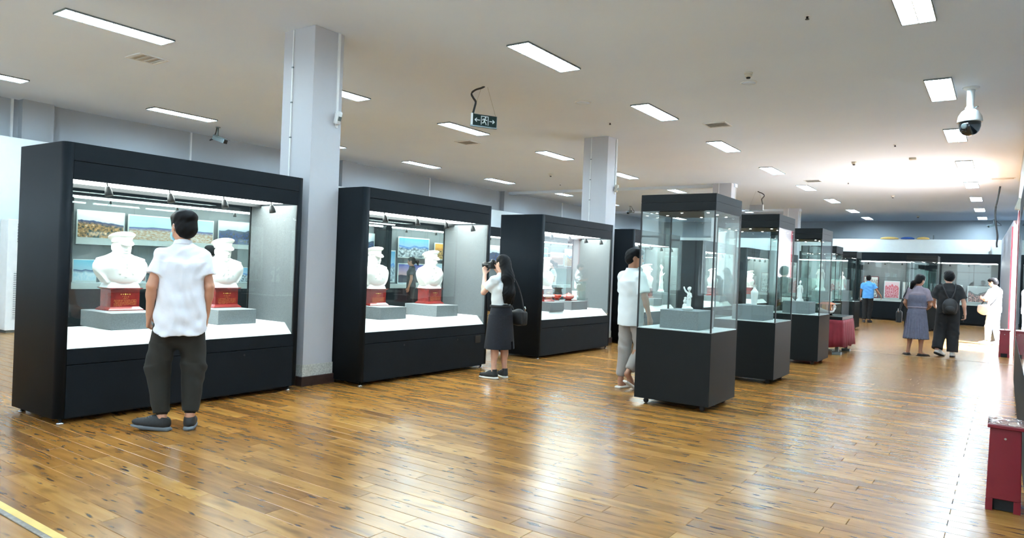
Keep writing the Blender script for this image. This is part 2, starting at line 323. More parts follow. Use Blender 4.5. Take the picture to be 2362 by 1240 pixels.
# ------------------------------------------------------------------ signed distance modelling (bodies, busts, figurines)
class SDF:
    def __init__(s): s.p = []; s.cuts = []; s.nz = None
    def cone(s, a, b, ra, rb=None, k=.02, flat=False, sq=(1,1,1), op='add'):
        rb = ra if rb is None else rb; a = np.array(a,float); b = np.array(b,float); q = np.array(sq,float)
        R = max(ra,rb)/q.min()*1.0; lo = np.minimum(a,b)-max(ra,rb)/np.minimum(q,1); hi = np.maximum(a,b)+max(ra,rb)/np.minimum(q,1)
        def f(P):
            A, B_ = a*q, b*q; d = B_-A; L2 = d@d
            X = P*q-A; t = (X@d)/L2; tc = np.clip(t,0,1)
            r = np.sqrt((((X-tc[...,None]*d))**2).sum(-1)) if not flat else np.sqrt(((X-t[...,None]*d)**2).sum(-1))
            D = r-(ra+(rb-ra)*tc)
            if flat: D = np.maximum(D, np.maximum(-t,t-1)*math.sqrt(L2))
            return D/q.max() if q.max()>1 else D
        s.p.append((lo,hi,f,k,op)); return s
    def ell(s, c, r, k=.02, R=None, op='add'):
        c = np.array(c,float); r = np.array(r,float); m = r.max() if R is not None else r
        Rm = None if R is None else np.array(R)
        def f(P):
            X = P-c
            if Rm is not None: X = X@Rm
            k0 = np.sqrt(((X/r)**2).sum(-1)); k1 = np.sqrt(((X/r**2)**2).sum(-1))+1e-9
            return k0*(k0-1)/k1
        s.p.append((c-m,c+m,f,k,op)); return s
    def box(s, c, h, rd=.01, k=.01, R=None, op='add'):
        c = np.array(c,float); h = np.array(h,float); Rm = None if R is None else np.array(R)
        m = np.linalg.norm(h) if R is not None else h
        def f(P):
            X = P-c
            if Rm is not None: X = X@Rm
            q = np.abs(X)-h+rd
            return np.sqrt((np.maximum(q,0)**2).sum(-1))+np.minimum(q.max(-1),0)-rd
        s.p.append((c-m,c+m,f,k,op)); return s
    def cut(s, n, c): s.cuts.append((np.array(n,float),c)); return s
    def func(s, f): s.nz = f; return s
    def mesh(s, name, res, scale=1):
        lo = np.min([p[0] for p in s.p if p[4]=='add'],0)-3*res; hi = np.max([p[1] for p in s.p if p[4]=='add'],0)+3*res
        n = np.ceil((hi-lo)/res).astype(int)+1
        ax = [lo[i]+res*np.arange(n[i]) for i in range(3)]
        V = np.full(n,.3,np.float32)
        for a,b,f,k,op in s.p:
            i0 = np.clip(np.floor((a-k-3*res-lo)/res).astype(int),0,n-1); i1 = np.clip(np.ceil((b+k+3*res-lo)/res).astype(int)+1,1,n)
            sl = tuple(slice(i0[i],i1[i]) for i in range(3))
            P = np.stack(np.meshgrid(ax[0][sl[0]],ax[1][sl[1]],ax[2][sl[2]],indexing='ij'),-1)
            d = f(P).astype(np.float32); v = V[sl]
            if op == 'add':
                h = np.clip(.5+.5*(v-d)/max(k,1e-5),0,1); V[sl] = v*(1-h)+d*h-k*h*(1-h)
            else:
                d = -d; h = np.clip(.5-.5*(v-d)/max(k,1e-5),0,1); V[sl] = v*(1-h)+d*h+k*h*(1-h)
        if s.cuts or s.nz:
            P = np.stack(np.meshgrid(*ax,indexing='ij'),-1)
            if s.nz: V = V+s.nz(P).astype(np.float32)
            for nn,c in s.cuts: V = np.maximum(V,(P@nn-c).astype(np.float32))
        V[0]=V[-1]=.3; V[:,0]=V[:,-1]=.3; V[:,:,0]=V[:,:,-1]=.3
        ins = V<0
        cs = sum(ins[i:n[0]-1+i,j:n[1]-1+j,k:n[2]-1+k].astype(np.int8) for i in(0,1) for j in(0,1) for k in(0,1))
        act = np.argwhere((cs>0)&(cs<8)); idx = -np.ones(n-1,np.int64); idx[tuple(act.T)] = np.arange(len(act))
        corner = [(i,j,k) for i in(0,1) for j in(0,1) for k in(0,1)]
        cv = np.stack([V[act[:,0]+i,act[:,1]+j,act[:,2]+k] for i,j,k in corner],1)
        pos = np.zeros((len(act),3)); cnt = np.zeros(len(act))
        for a in range(8):
            for b in range(a+1,8):
                ca,cb = np.array(corner[a]),np.array(corner[b])
                if np.abs(ca-cb).sum()!=1: continue
                m = (cv[:,a]<0)!=(cv[:,b]<0)
                t = cv[m,a]/(cv[m,a]-cv[m,b]); pos[m] += ca+(cb-ca)*t[:,None]; cnt[m] += 1
        vts = (lo+res*(act+pos/np.maximum(cnt,1)[:,None]))*scale
        F = []
        for axn in range(3):
            o1,o2 = [(1,2),(2,0),(0,1)][axn]
            s0 = [slice(1,-1)]*3; s1 = [slice(1,-1)]*3; s0[axn]=slice(0,-1); s1[axn]=slice(1,None)
            A = ins[tuple(s0)]; B_ = ins[tuple(s1)]
            for flip,mk in ((0,A&~B_),(1,~A&B_)):
                e = np.argwhere(mk)
                if not len(e): continue
                off = np.ones(3,int); off[axn]=0; e = e+off
                d1 = np.zeros(3,int); d1[o1]=1; d2 = np.zeros(3,int); d2[o2]=1
                q = np.stack([idx[tuple((e-d1-d2).T)],idx[tuple((e-d2).T)],idx[tuple(e.T)],idx[tuple((e-d1).T)]],1)
                F.append(q[:,::-1] if flip else q)
        F = np.concatenate(F)
        m = bpy.data.meshes.new(name); m.vertices.add(len(vts)); m.vertices.foreach_set('co',vts.ravel().astype(np.float32))
        m.loops.add(F.size); m.loops.foreach_set('vertex_index',F.ravel().astype(np.int32))
        m.polygons.add(len(F)); m.polygons.foreach_set('loop_start',np.arange(0,F.size,4,dtype=np.int32))
        m.polygons.foreach_set('use_smooth',np.ones(len(F),bool)); m.update(calc_edges=True); m.validate(); return m
def rotx(a): c,s_=math.cos(a),math.sin(a); return [[1,0,0],[0,c,-s_],[0,s_,c]]
def roty(a): c,s_=math.cos(a),math.sin(a); return [[c,0,s_],[0,1,0],[-s_,0,c]]
def rotz(a): c,s_=math.cos(a),math.sin(a); return [[c,-s_,0],[s_,c,0],[0,0,1]]

# ================================================================== THE ROOM
CEIL = 4.04
XL, XR, YN, YF = -14.4, .9, -3.0, 34.0
sub = struct(obj('floor', MB().box(XL-.2, 1.1, YN-.2, YF+.2, -.2, -.011), M['void']))
# planks laid across the hall, 1.205 x 0.129 m, every other row with aligned ends
PW, PL = .129, 1.205
def plank_mesh(mb, x0, x1, y0, y1):
    g, c, h = .0007, .0022, .0022
    a = [(x0+g,y0+g,-h),(x1-g,y0+g,-h),(x1-g,y1-g,-h),(x0+g,y1-g,-h),
         (x0+g+c,y0+g+c,0),(x1-g-c,y0+g+c,0),(x1-g-c,y1-g-c,0),(x0+g+c,y1-g-c,0),
         (x0+g,y0+g,-.0105),(x1-g,y0+g,-.0105),(x1-g,y1-g,-.0105),(x0+g,y1-g,-.0105)]
    mb.add(a, [(4,5,6,7)]+[(i,(i+1)%4,4+(i+1)%4,4+i) for i in range(4)]+[(8+i,8+(i+1)%4,(i+1)%4,i) for i in range(4)])
def set_tint(m, arr):
    at = m.attributes.new('tint','FLOAT_COLOR','POINT'); at.data.foreach_set('color', np.repeat(np.array(arr,np.float32),12,axis=0).ravel())
planks = []
j0, j1 = int((YN+.007)/PW)-1, int(30.6/PW)
for j in range(j0, j1):
    y0 = -.007+PW*j
    off = -.232 if j % 2 == 0 else -.232+PL*(.35+.3*random.random())
    if j % 2 == 0 and random.random() < .18: off += PL*(.2+.6*random.random())
    k = int((XL-off)/PL)-1; x = off+k*PL
    while x < 1.0:
        a, b = max(x,XL), min(x+PL,1.0)
        if b-a > .02: planks.append((a,b,y0,y0+PW))
        x += PL
def inview(p):
    cx, cy = (p[0]+p[1])/2, (p[2]+p[3])/2
    v = Vector((cx,cy,-CAM_H)); d = v.dot(_f)
    if d < .5: return None
    px, py = 1181+1624.3*v.dot(_R)/d, 620-1624.3*v.dot(_U)/d
    return d if -60 < px < 2420 and py < 1270 else None
sc_ = sorted([(inview(p),p) for p in planks if inview(p)], key=lambda t:t[0])
near = set(p for _,p in sc_[:300])
tints = [tuple(random.random() for _ in range(3))+(1,) for _ in range(24)]
variants = []
for t_ in tints:
    mb = MB(); plank_mesh(mb,-PL/2,PL/2,-PW/2,PW/2); m = mb.mesh('plank'); set_tint(m,[t_]); m.materials.append(M['floor']); variants.append(m)
rest = MB(); rt = []
for p in planks:
    if p in near and p[1]-p[0] > PL-.01:
        o = bpy.data.objects.new('plank', random.choice(variants)); link(o, sub); o.location = ((p[0]+p[1])/2,(p[2]+p[3])/2,0)
    else:
        plank_mesh(rest,*p); rt.append(random.choice(tints))
rm = rest.mesh('far_planks'); set_tint(rm, rt); ro = obj('far_planks', rm, M['floor'], sub); ro['kind'] = 'stuff'
tag(obj('floor_edge_strip', MB().box(-9,-1.2,1.568,1.612,0,.006), M['yellow']), 'yellow taped threshold strip across the plank floor', 'floor strip')
tag(obj('threshold_bar', MB().box(-9,-1.2,1.538,1.566,0,.009), M['alu'], bevel=.003), 'worn grey metal threshold bar beside the yellow strip', 'floor strip')
tag(obj('expansion_strip', MB().box(-5.6,.18,15.76,15.80,0,.003), M['alu']), 'thin metal joint strip crossing the floor by the red-clothed table', 'floor strip')

struct(obj('ceiling', MB().box(XL-.2,1.1,YN-.2,YF+.2,CEIL,CEIL+.2), M['ceiling']))
struct(obj('trim_1', MB().box(XL,-6.35,19.95,20.15,CEIL-.09,CEIL), M['ceiling']))
struct(obj('trim_2', MB().box(XL,-6.35,27.75,27.95,CEIL-.09,CEIL), M['ceiling']))
struct(obj('wall_left', MB().box(XL-.2,XL,YN-.2,YF+.2,0,CEIL), M['wall_grey']))
struct(obj('wall_back', MB().box(XL-.2,1.1,YF,YF+.2,0,CEIL), M['wall_grey']))
wf = MB(); WX = [(-12.9,-10.7),(-9.6,-7.4),(-6.3,-4.1),(-3.0,-.8)]; x_ = XL-.2  # unseen windows added behind the camera to let in cool sky light
for a_,b_ in WX:
    wf.box(x_,a_,YN-.2,YN,0,CEIL); wf.box(a_,b_,YN-.2,YN,0,.9); wf.box(a_,b_,YN-.2,YN,3.1,CEIL); x_ = b_
wf.box(x_,1.1,YN-.2,YN,0,CEIL); struct(obj('wall_front', wf, M['wall']))
for i_,(a_,b_) in enumerate(WX):
    fr_ = MB()
    for u_ in (a_,(a_+b_)/2-.025,b_-.05): fr_.box(u_,u_+.05,YN-.13,YN-.07,.9,3.1)
    for z_ in (.9,2.35,3.05): fr_.box(a_+.05,b_-.05,YN-.125,YN-.075,z_,z_+.05)
    wo_ = struct(obj('added_window_%d'%(i_+1), fr_, M['whitem']))
    for u_,v_ in ((a_+.05,(a_+b_)/2-.025),((a_+b_)/2+.025,b_-.05)): obj('pane', MB().box(u_,v_,YN-.104,YN-.098,.95,3.05), M['glass_clear'], wo_)
wr = MB().box(.9,1.1,YN,12.7,0,CEIL)
wr.box(.21,.5,12.7,18.0,0,CEIL).box(.21,.5,18.0,21.2,2.95,CEIL).box(.4,.6,21.2,YF,2.9,CEIL).box(.5,1.1,12.6,12.8,0,CEIL)
struct(obj('wall_right', wr, M['wall']))
# beyond the doorway the wall is boarded up to three metres and runs slightly into the room
struct(obj('wall_right_boarded', MB().prism([(.13,21.2),(.6,21.2),(.6,34.0),(-.12,34.0),(-.12,29.7)],0,3.05), M['greyboard']))
dj = MB().box(.10,.13,21.14,21.2,0,2.9).box(.19,.21,17.94,18.0,0,3.0).box(.19,.21,18.0,21.2,2.95,3.02)
struct(obj('door_1', dj, M['redbin']))
struct(obj('ground_outside', MB().box(.5,14,6,34,-.3,-.05), M['concrete']))
# pilasters on the left wall, between partition and ceiling
for i,y in enumerate((5.15,12.45,19.7,27.5)):
    struct(obj('trim_%d'%(3+i), MB().box(XL,XL+.17,y,y+.5,0,CEIL), M['wall_grey']))
cd = MB()
for y in (5.05,15.6,24.0): cd.box(XL,XL+.03,y,y+.03,0,CEIL)
for i,y in enumerate((5.03,8.35,16.0,23.8)):
    tag(obj('wall_conduit', MB().box(XL,XL+.03,y,y+.035,2.0,CEIL), M['whitem']), 'thin white cable conduit on the grey upper left wall','conduit','conduits on the left wall')

# columns
def column(y, label):
    t = thing('column', label, 'column', (-6.66,y+.21,0)); 
    obj('shaft', MB().box(-.27,.27,-.21,.21,.11,CEIL), M['column'], t, .004)
    obj('terrazzo_band', MB().box(-.275,.275,-.215,.215,.11,.24), M['terrazzo'], t)
    obj('skirting', MB().box(-.295,.295,-.235,.235,0,.11), M['skirting'], t, .006)
    obj('conduit', MB().box(-.10,-.085,-.222,-.208,.24,CEIL), M['whitem'], t)
    obj('conduit', MB().box(.268,.285,.12,.15,2.95,CEIL), M['whitem'], t)
    obj('conduit_clip', MB().box(-.106,-.079,-.224,-.21,3.6,3.615).box(-.106,-.079,-.224,-.21,3.2,3.215).box(-.106,-.079,-.224,-.21,2.8,2.815), M['greymetal'], t)
    return t
CY = (5.125,12.22,19.75,27.6)
column(CY[0],'white square column between the first two long cases'); column(CY[1],'white square column behind the photographing woman')
column(CY[2],'white square column rising behind the first tall glass case'); column(CY[3],'white square column farthest down the hall')
for i,(y,z) in enumerate(((CY[0]+.33,3.0),(CY[1]+.33,3.0))):
    t = thing('motion_sensor', ('cream' if i else 'white')+' motion sensor on the side of the '+('second' if i else 'first')+' column by the long cases','sensor',(-6.39,y,z))
    s_ = SDF().box((.045,0,.06),(.03,.035,.075),.015,.01,roty(.3)); obj('housing', s_.mesh('housing',.008), M['beige' if i else 'whitem'], t)
    obj('bracket', MB().box(0,.03,-.012,.012,.08,.12), M['whitem'], t); obj('sensor_window', MB().boxm((.078,0,.045),(.003,.02,.025),Matrix.Rotation(.3,3,'Y')), M['greymetal'], t)

# ceiling lights
def make_light():
    t = thing('ceiling_light','recessed fluorescent ceiling light with white louvre','ceiling light')
    w,l = .15,.61
    fr = MB().box(-w-.006,-w+.004,-l-.006,l+.006,-.02,0).box(w-.004,w+.006,-l-.006,l+.006,-.02,0).box(-w+.004,w-.004,-l-.006,-l+.004,-.02,0).box(-w+.004,w-.004,l-.004,l+.006,-.02,0)
    obj('frame', fr, M['greymetal'], t)
    obj('diffuser', MB().box(-w+.004,w-.004,-l+.004,l-.004,-.008,-.001), M['lamp'], t)
    lv = MB()
    for k in range(1,12):
        y = -l+k*2*l/12; lv.box(-w+.004,w-.004,y-.002,y+.002,-.019,-.0085)
    lv.box(-.004,.004,-l+.004,l-.004,-.019,-.0085)
    obj('louvre_grille', lv, M['whitem'], t)
    return t
LIGHTS = {-.79:[.2,3.8,7.45,11.03,14.5,18.17,21.86,25.45,29.1,32.7], -4.75:[.1,3.7,7.33,10.68,14.1,17.73,21.36,25.1,28.9,32.3],
          -8.57:[.4,4.03,7.28,10.47,13.8,17.4,21.0,24.6,28.2,31.8], -12.68:[.4,4.0,7.2,10.45,13.79,17.3,20.9,24.5,28.1,31.7]}
proto = None
for X,ys in LIGHTS.items():
    for y in ys:
        if X < -8 and abs(y-28.1) < .2: y = 28.35
        lab = 'recessed fluorescent ceiling light in the row %s' % {-.79:'along the right wall', -4.75:'above the open aisle', -8.57:'behind the square columns', -12.68:'nearest the left wall'}[X]
        grp = 'ceiling lights '+lab[len('recessed fluorescent ceiling light '):]
        if proto is None: proto = make_light(); o = proto; o.location = (X,y,CEIL)
        else: o = dup(proto,(X,y,CEIL))
        o['label'] = lab; o['group'] = grp

# other ceiling fittings
def smoke(x,y,label,group=None):
    t = thing('smoke_detector',label,'smoke detector',(x,y,CEIL),0,group)
    obj('base', MB().lathe([(.055,0),(.055,-.012),(.045,-.02)],20), M['cream'], t)
    obj('sensing_head', MB().lathe([(.045,-.02),(.048,-.035),(.035,-.055),(.02,-.06)],20), M['cream'], t)
    obj('sensing_slot', MB().lathe([(.028,-.058),(.024,-.075),(.012,-.078)],16), M['blackm'], t)
smoke(-2.79,9.12,'cream smoke detector beside the round ceiling speaker')
for x,y in ((-2.81,17.0),(-10.37,16.5),(-2.856,24.0),(-2.85,31.5)): smoke(x,y,'small cream smoke detector on the far ceiling','smoke detectors on the far ceiling')
def disc(x,y,r,label,name='ceiling_speaker',cat='speaker',m='ceiling',group=None):
    t = thing(name,label,cat,(x,y,CEIL),0,group)
    obj('rim', MB().lathe([(r,0),(r,-.008),(r*.85,-.012)],28), M['whitem'], t); obj('grille', MB().lathe([(r*.85,-.012),(r*.5,-.016),(r*.02,-.017)],28), M[m], t)
disc(-2.92,9.57,.11,'round flush ceiling speaker just beyond the nearest smoke detector')
disc(-5.49,9.6,.13,'flat round ceiling cover plate above the open aisle','ceiling_cover_plate','cover plate')
for x,y in ((-1.70,7.39),(-1.80,15.15),(-3.52,20.57),(-5.80,11.13),(-11.33,18.6)):
    t = thing('sprinkler_head','tiny dark sprinkler head in the plain ceiling','sprinkler',(x,y,CEIL),0,'ceiling sprinkler heads')
    obj('escutcheon', MB().lathe([(.03,0),(.028,-.006),(.012,-.008)],14), M['whitem'], t); obj('nozzle', MB().lathe([(.012,-.008),(.009,-.03),(.02,-.032),(.02,-.036)],12), M['blackm'], t)
def vent(x,y,label,w=.2,l=.2,group=None):
    t = thing('air_vent',label,'air vent',(x,y,CEIL),0,group)
    f_ = MB().box(-w,-w+.03,-l,l,-.012,0).box(w-.03,w,-l,l,-.012,0).box(-w+.03,w-.03,-l,-l+.03,-.012,0).box(-w+.03,w-.03,l-.03,l,-.012,0)
    obj('frame', f_, M['whitem'], t); obj('backing', MB().box(-w+.03,w-.03,-l+.03,l-.03,-.003,-.001), M['beige'], t)
    for k in range(4):
        y_ = -l+.05+k*(2*l-.1)/3.3; obj('blade', MB().boxm((0,y_,-.008),(w-.032,.028,.0015),Matrix.Rotation(.25,3,'X')), M['whitem'], t)
vent(-9.56,4.9,'square ceiling air vent above the nearest long case'); vent(-9.45,11.67,'square ceiling air vent behind the first column')
vent(-4.18,12.02,'square ceiling air vent above the middle of the aisle'); vent(-4.28,19.95,'small square ceiling vent near the hanging grey sign')
vent(-.12,20.75,'long slotted ceiling vent above the doorway',.25,.12)
tag(obj('ceiling_box', MB().box(-1.73,-1.60,16.8,16.92,CEIL-.04,CEIL), M['beige'], bevel=.004),'small beige junction box on the ceiling of the aisle','junction box')

# dome camera
t = thing('dome_camera','white ceiling dome camera with smoked glass ball on a stem','camera',(-.45,11.1,CEIL))
S_ = 1.0
obj('flange', MB().lathe([(.10,0),(.10,-.012),(.055,-.03)],28), M['whitem'], t)
obj('stem', MB().lathe([(.05,-.02),(.045,-.06),(.042,-.24),(.06,-.27),(.06,-.30)],24), M['whitem'], t)
obj('housing', MB().lathe([(.06,-.29),(.10,-.32),(.135,-.38),(.147,-.45),(.147,-.462)],28), M['whitem'], t)
obj('dome', MB().lathe([(.128,-.462),(.126,-.52),(.112,-.575),(.085,-.612),(.05,-.632),(.005,-.638)],28), M['domeglass'], t)
lens = MB().lathe([(.038,0),(.038,.02),(.03,.024),(.005,.02)],18); lo = obj('lens', lens, M['greymetal'], t); lo.location=(-.05,-.108,-.525); lo.rotation_euler=(math.radians(100),0,math.radians(-25))
obj('bolt', MB().tube([(.05,-.04,-.28),(.09,-.05,-.265)],.007,6), M['greymetal'], t)

def bullet(loc, rz, label, s_=1):
    t = thing('bullet_camera',label,'camera',loc,rz); t.scale = (s_,)*3
    obj('mount_plate', MB().lathe([(.045,0),(.045,-.01),(.02,-.014)],18), M['greymetal'], t); obj('mount_stem', MB().tube([(0,0,-.005),(0,0,-.20)],.015,10), M['greymetal'], t)
    Mr = Matrix.Rotation(-.32,3,'X'); c = Vector((0,.05,-.24))
    b = MB(); b.boxm(c,(.05,.15,.042),Mr); obj('housing', b, M['greymetal'], t, .012)
    obj('sun_shield', MB().boxm(c+Mr@Vector((0,.03,.048)),(.06,.165,.005),Mr), M['greymetal'], t, .003)
    obj('lens_front', MB().boxm(c+Mr@Vector((0,.152,-.004)),(.044,.006,.036),Mr), M['blackm'], t)
    obj('cable', MB().tube(catmull([(-.02,-.05,0),(-.05,-.10,-.10),(-.08,-.20,-.19),(-.05,-.24,-.24),(0,-.12,-.235)]),.009,8), M['rubber'], t)
bullet((-13.22,8.26,CEIL),math.radians(-75),'grey bullet camera hanging above the nearest long case',1.05)
bullet((-.43,33.4,CEIL),math.radians(120),'small bullet camera near the far right ceiling corner',1.0)
bullet((-12.3,25.6,CEIL),math.radians(180),'small bullet camera hanging in the far left bay',1.0)

# exit signs
def exit_sign(loc, rz, label, front=True):
    t = thing('exit_sign',label,'sign',loc,rz)      # local: sign face -y, width x
    w,h = .19,.085; z0 = -.50
    obj('panel', MB().box(-w,w,-.011,.011,z0-h,z0+h), M['darkgreen' if front else 'taupe'], t, .002)
    obj('end_cap', MB().box(-w-.022,-w,-.016,.016,z0-h-.004,z0+h+.006), M['whitem'], t); obj('end_cap', MB().box(w,w+.008,-.014,.014,z0-h,z0+h), M['greymetal'], t)
    obj('lower_rail', MB().box(-w-.026,w+.01,-.019,.019,z0-h-.014,z0-h+.004), M['greymetal'], t)
    if front:
        y = -.0125; g = MB()
        def bar(x0,z0_,x1,z1,r=.006):
            a = Vector((x0,y,z0+z0_)); b = Vector((x1,y,z0+z1)); d = (b-a).normalized(); n = Vector((d.z,0,-d.x))*r
            g.add([a-n,a+n,b+n,b-n],[(3,2,1,0) if True else (0,1,2,3)])
        for s in (-1,1):
            bar(s*.075,0,s*.155,0); bar(s*.158,0,s*.125,.026); bar(s*.158,0,s*.125,-.026)
        obj('arrows', g, M['signwhite'], t); g = MB()
        bar(-.055,-.062,-.055,.062,.005); bar(.055,-.062,.055,.062,.005); bar(-.06,.062,.06,.062,.005)
        obj('door_outline', g, M['signwhite'], t); g = MB()
        g.add([(.012+.012*math.cos(a*math.pi/5),y,z0+.045+.012*math.sin(a*math.pi/5)) for a in range(10)],[tuple(range(10))])
        bar(.004,.03,-.008,-.008,.011); bar(0,.026,-.028,.022); bar(-.028,.022,-.035,.002); bar(.004,.026,.022,.008); bar(.022,.008,.04,.012)
        bar(-.006,-.008,.016,-.03,.007); bar(.016,-.03,.026,-.058,.006); bar(-.008,-.008,-.02,-.032,.007); bar(-.02,-.032,-.042,-.034,.006)
        obj('running_figure', g, M['signwhite'], t)
    obj('hanging_wire', MB().tube([(w-.012,0,z0+h),(.03,0,0)],.0016,5), M['greymetal'], t); obj('hanging_wire', MB().tube([(-w,0,z0+h),(-.06,0,0)],.0016,5), M['greymetal'], t)
    obj('cable', MB().tube(catmull([(-.02,0,0),(-.07,0,-.03),(-.16,0,-.07),(-.22,0,-.13),(-.19,0,-.19),(-.15,.0,-.24),(-.16,0,-.31),(-.18,0,-.39),(-.185,0,z0+h)]),[.014]*20+[.016]*21+[.016]*8,8), M['rubber'], t)
exit_sign((-6.3,8.15,CEIL),math.radians(62),'dark hanging exit sign with running figure between two arrows')
exit_sign((-6.3,21.9,CEIL),math.radians(186),'plain grey back of a hanging sign beyond the third column',False)
# loose cable above the far right corner
tag(obj('hanging_cable', MB().tube(catmull([(-.18,22.4,CEIL),(-.22,22.5,3.75),(-.27,22.6,3.4),(-.24,22.6,3.05),(-.20,22.6,2.75),(-.21,22.6,2.55),(-.2,22.6,2.45)]),.022,8), M['rubber']),'loose dark corrugated cable hanging from the ceiling near the doorway','cable')

# ================================================================== LEFT AND BACK CASEWORK
struct(obj('wall_left_partition', MB().box(-14.02,-13.95,YN,30.5,0,3.31), M['partition']))
struct(obj('baseboard_left', MB().box(-13.95,-13.93,YN,5.55,0,.10), M['skirting']))
struct(obj('wall_back_partition', MB().box(-13.9,-.13,29.76,29.86,2.531,3.035), M['partition']))
def spot_mesh():
    return MB().tube([(0,0,0),(0,0,-.045)],.006,8).lathe([(.012,-.04),(.020,-.052),(.029,-.085),(.034,-.125),(.028,-.127)],14)
SPOT = spot_mesh().mesh('spot_lamp'); SPOT.materials.append(M['rubber'])
def wall_case(label, loc, rz, W_, z=(.74,.845,2.39,2.69), ck=(.10,.10), D=.5, nsp=3):
    t = thing('wall_display_case', label, 'display case', loc, rz)
    a,b = ck; zl,zt,zo,zh = z
    obj('toe_kick', MB().box(.02,W_-.02,.06,D,0,.06), M['void'], t)
    obj('plinth', MB().box(0,W_,0,D if D<.7 else .03,.06,zl-.004), M['dark'], t, .003)
    obj('ledge', MB().box(a,W_-b,.012,D-.06,zl,zt), M['fabric'], t)
    obj('cheek', MB().box(0,a,0,D,zl,zo), M['dark'], t, .003); obj('cheek', MB().box(W_-b,W_,0,D,zl,zo), M['dark'], t, .003)
    obj('header', MB().box(0,W_,0,D,zo,zh), M['dark'], t, .003)
    pn = 2 if W_ < 3 else 3
    for k in range(pn):
        x0 = a+(W_-a-b)*k/pn; x1 = a+(W_-a-b)*(k+1)/pn
        obj('back_panel', MB().box(x0+.002,x1-.002,D-.055,D-.04,zt,(zt+zo)/2+.1), M['fabric_mid'], t)
        obj('back_panel', MB().box(x0+.002,x1-.002,D-.055,D-.04,(zt+zo)/2+.104,zo), M['fabric_mid'], t)
        obj('glass_pane', MB().box(x0+.002,x1-.002,.002,.010,zl,zo), M['glass'], t)
    obj('backing', MB().box(a,W_-b,D-.04,D,zt,zo), M['void'], t)
    obj('light_strip', MB().box(a+.02,W_-b-.02,.10,.145,zo-.035,zo-.004), M['casestrip'], t)
    for k in range(nsp):
        o = bpy.data.objects.new('spot_lamp', SPOT); link(o,t); o.location = (a+(W_-a-b)*(k+.5)/nsp,.06,zo-.001)
    return t
LC = [(5.58,'with the autumn and panorama prints, beyond the nearest long case'),(9.62,'between the white columns on the left side'),(13.4,'showing the cloud and sunset prints'),
      (17.3,'past the woman in dark clothes'),(20.85,'showing the red roof town print'),(24.9,'at the far end of the left wall')]
for i,(y,l) in enumerate(LC):
    y1 = LC[i+1][0] if i+1 < len(LC) else 28.9
    wall_case('charcoal glazed wall case '+l, (-13.4,y+.01,0), math.pi/2, y1-y-.02)
BC = [(-11.75,2.3,(.2,.2),'in the far left corner'),(-9.44,2.3,(.2,.2),'second from the far left corner'),(-7.13,2.34,(.2,.2),'hidden behind the tall glass cases'),
      (-4.78,2.37,(.22,.45),'behind the man in the blue polo'),(-2.40,2.26,(.48,.06),'beside the boarded right wall')]
for x,w,ck,l in BC:
    wall_case('charcoal glazed case along the far wall '+l,(x,29.7,0),0,w,(.705,.785,2.205,2.53),ck,.75)

# prints standing in the left cases: (y0,y1,z0,z1) on the plane of the glass, pushed back onto the panel
def lp(y0,y1,z0,z1,kind,label,border=.03,low=None,X=-13.78,fcol='partition'):
    s = X/-13.3; y0,y1 = y0*s,y1*s; z0,z1 = 1.42+(z0-1.42)*s,1.42+(z1-1.42)*s
    z0 = max(z0,.846)
    return board('framed_print',label,'framed prints in the wall cases',y1-y0,z1-z0,kind,None,(X,(y0+y1)/2,z0),math.pi/2,0,border,fcol,low=low)
lp(5.70,6.52,1.535,2.14,'autumn','large print of an autumn hillside in the nearest left wall case',.02,.13)
lp(6.58,8.30,1.56,2.13,'panorama','wide city panorama print behind the man in the white shirt',.02,.11)
lp(8.40,9.16,1.585,2.155,'lake','large print of a dark reservoir at the right of the panorama',.02,.10)
lp(5.66,6.06,.86,1.27,'sea','small print of a blue sea and island on the ledge',.015,.03)
lp(6.12,6.50,.86,1.22,'village','small print of a green village under a blue sky on the ledge',.015,.03)
lp(6.56,6.95,.86,1.22,'town','small print of red roofs standing behind the nearest bust',.015,.03)
lp(7.02,7.42,.86,1.23,'stage','small print of a purple evening stage on the ledge',.015,.03)
lp(7.50,7.92,.86,1.23,'autumn','small brown autumn print on the ledge behind the visitor',.015,.03)
lp(8.72,9.30,.86,1.20,'clouds','small blue cloud print leaning at the end of the ledge',.015,.03)
lp(10.2,11.3,1.6,2.15,'village','village print in the second left wall case')
lp(11.5,12.8,1.6,2.15,'lake','reservoir print in the second left wall case')
lp(13.10,13.58,.90,1.75,'clouds','tall narrow waterfall print left of the sunset')
lp(13.66,14.90,1.565,2.13,'clouds','large print of blue mountains above clouds')
lp(13.68,14.88,.87,1.42,'sunset','large orange and blue sunset print behind the busts')
lp(15.12,15.75,1.55,2.04,'fire','print of bright orange terraces beside the cloud print')
lp(15.12,15.75,.90,1.45,'town','town print below the orange terraces')
lp(17.6,18.6,1.5,2.1,'lake','dark lake print in the fourth left wall case'); lp(18.8,19.8,1.5,2.1,'sea','sea print in the fourth left wall case')
lp(20.25,21.18,1.5,2.17,'clouds','blue cloud print left of the red roof town'); lp(21.36,22.28,1.56,2.03,'town','print of a red roof town behind the third long case')
lp(22.34,23.30,1.53,2.18,'poster','festival poster print beside the town print')
lp(23.35,23.95,1.3,1.99,'calligraphy','pale calligraphy board right of the festival poster')
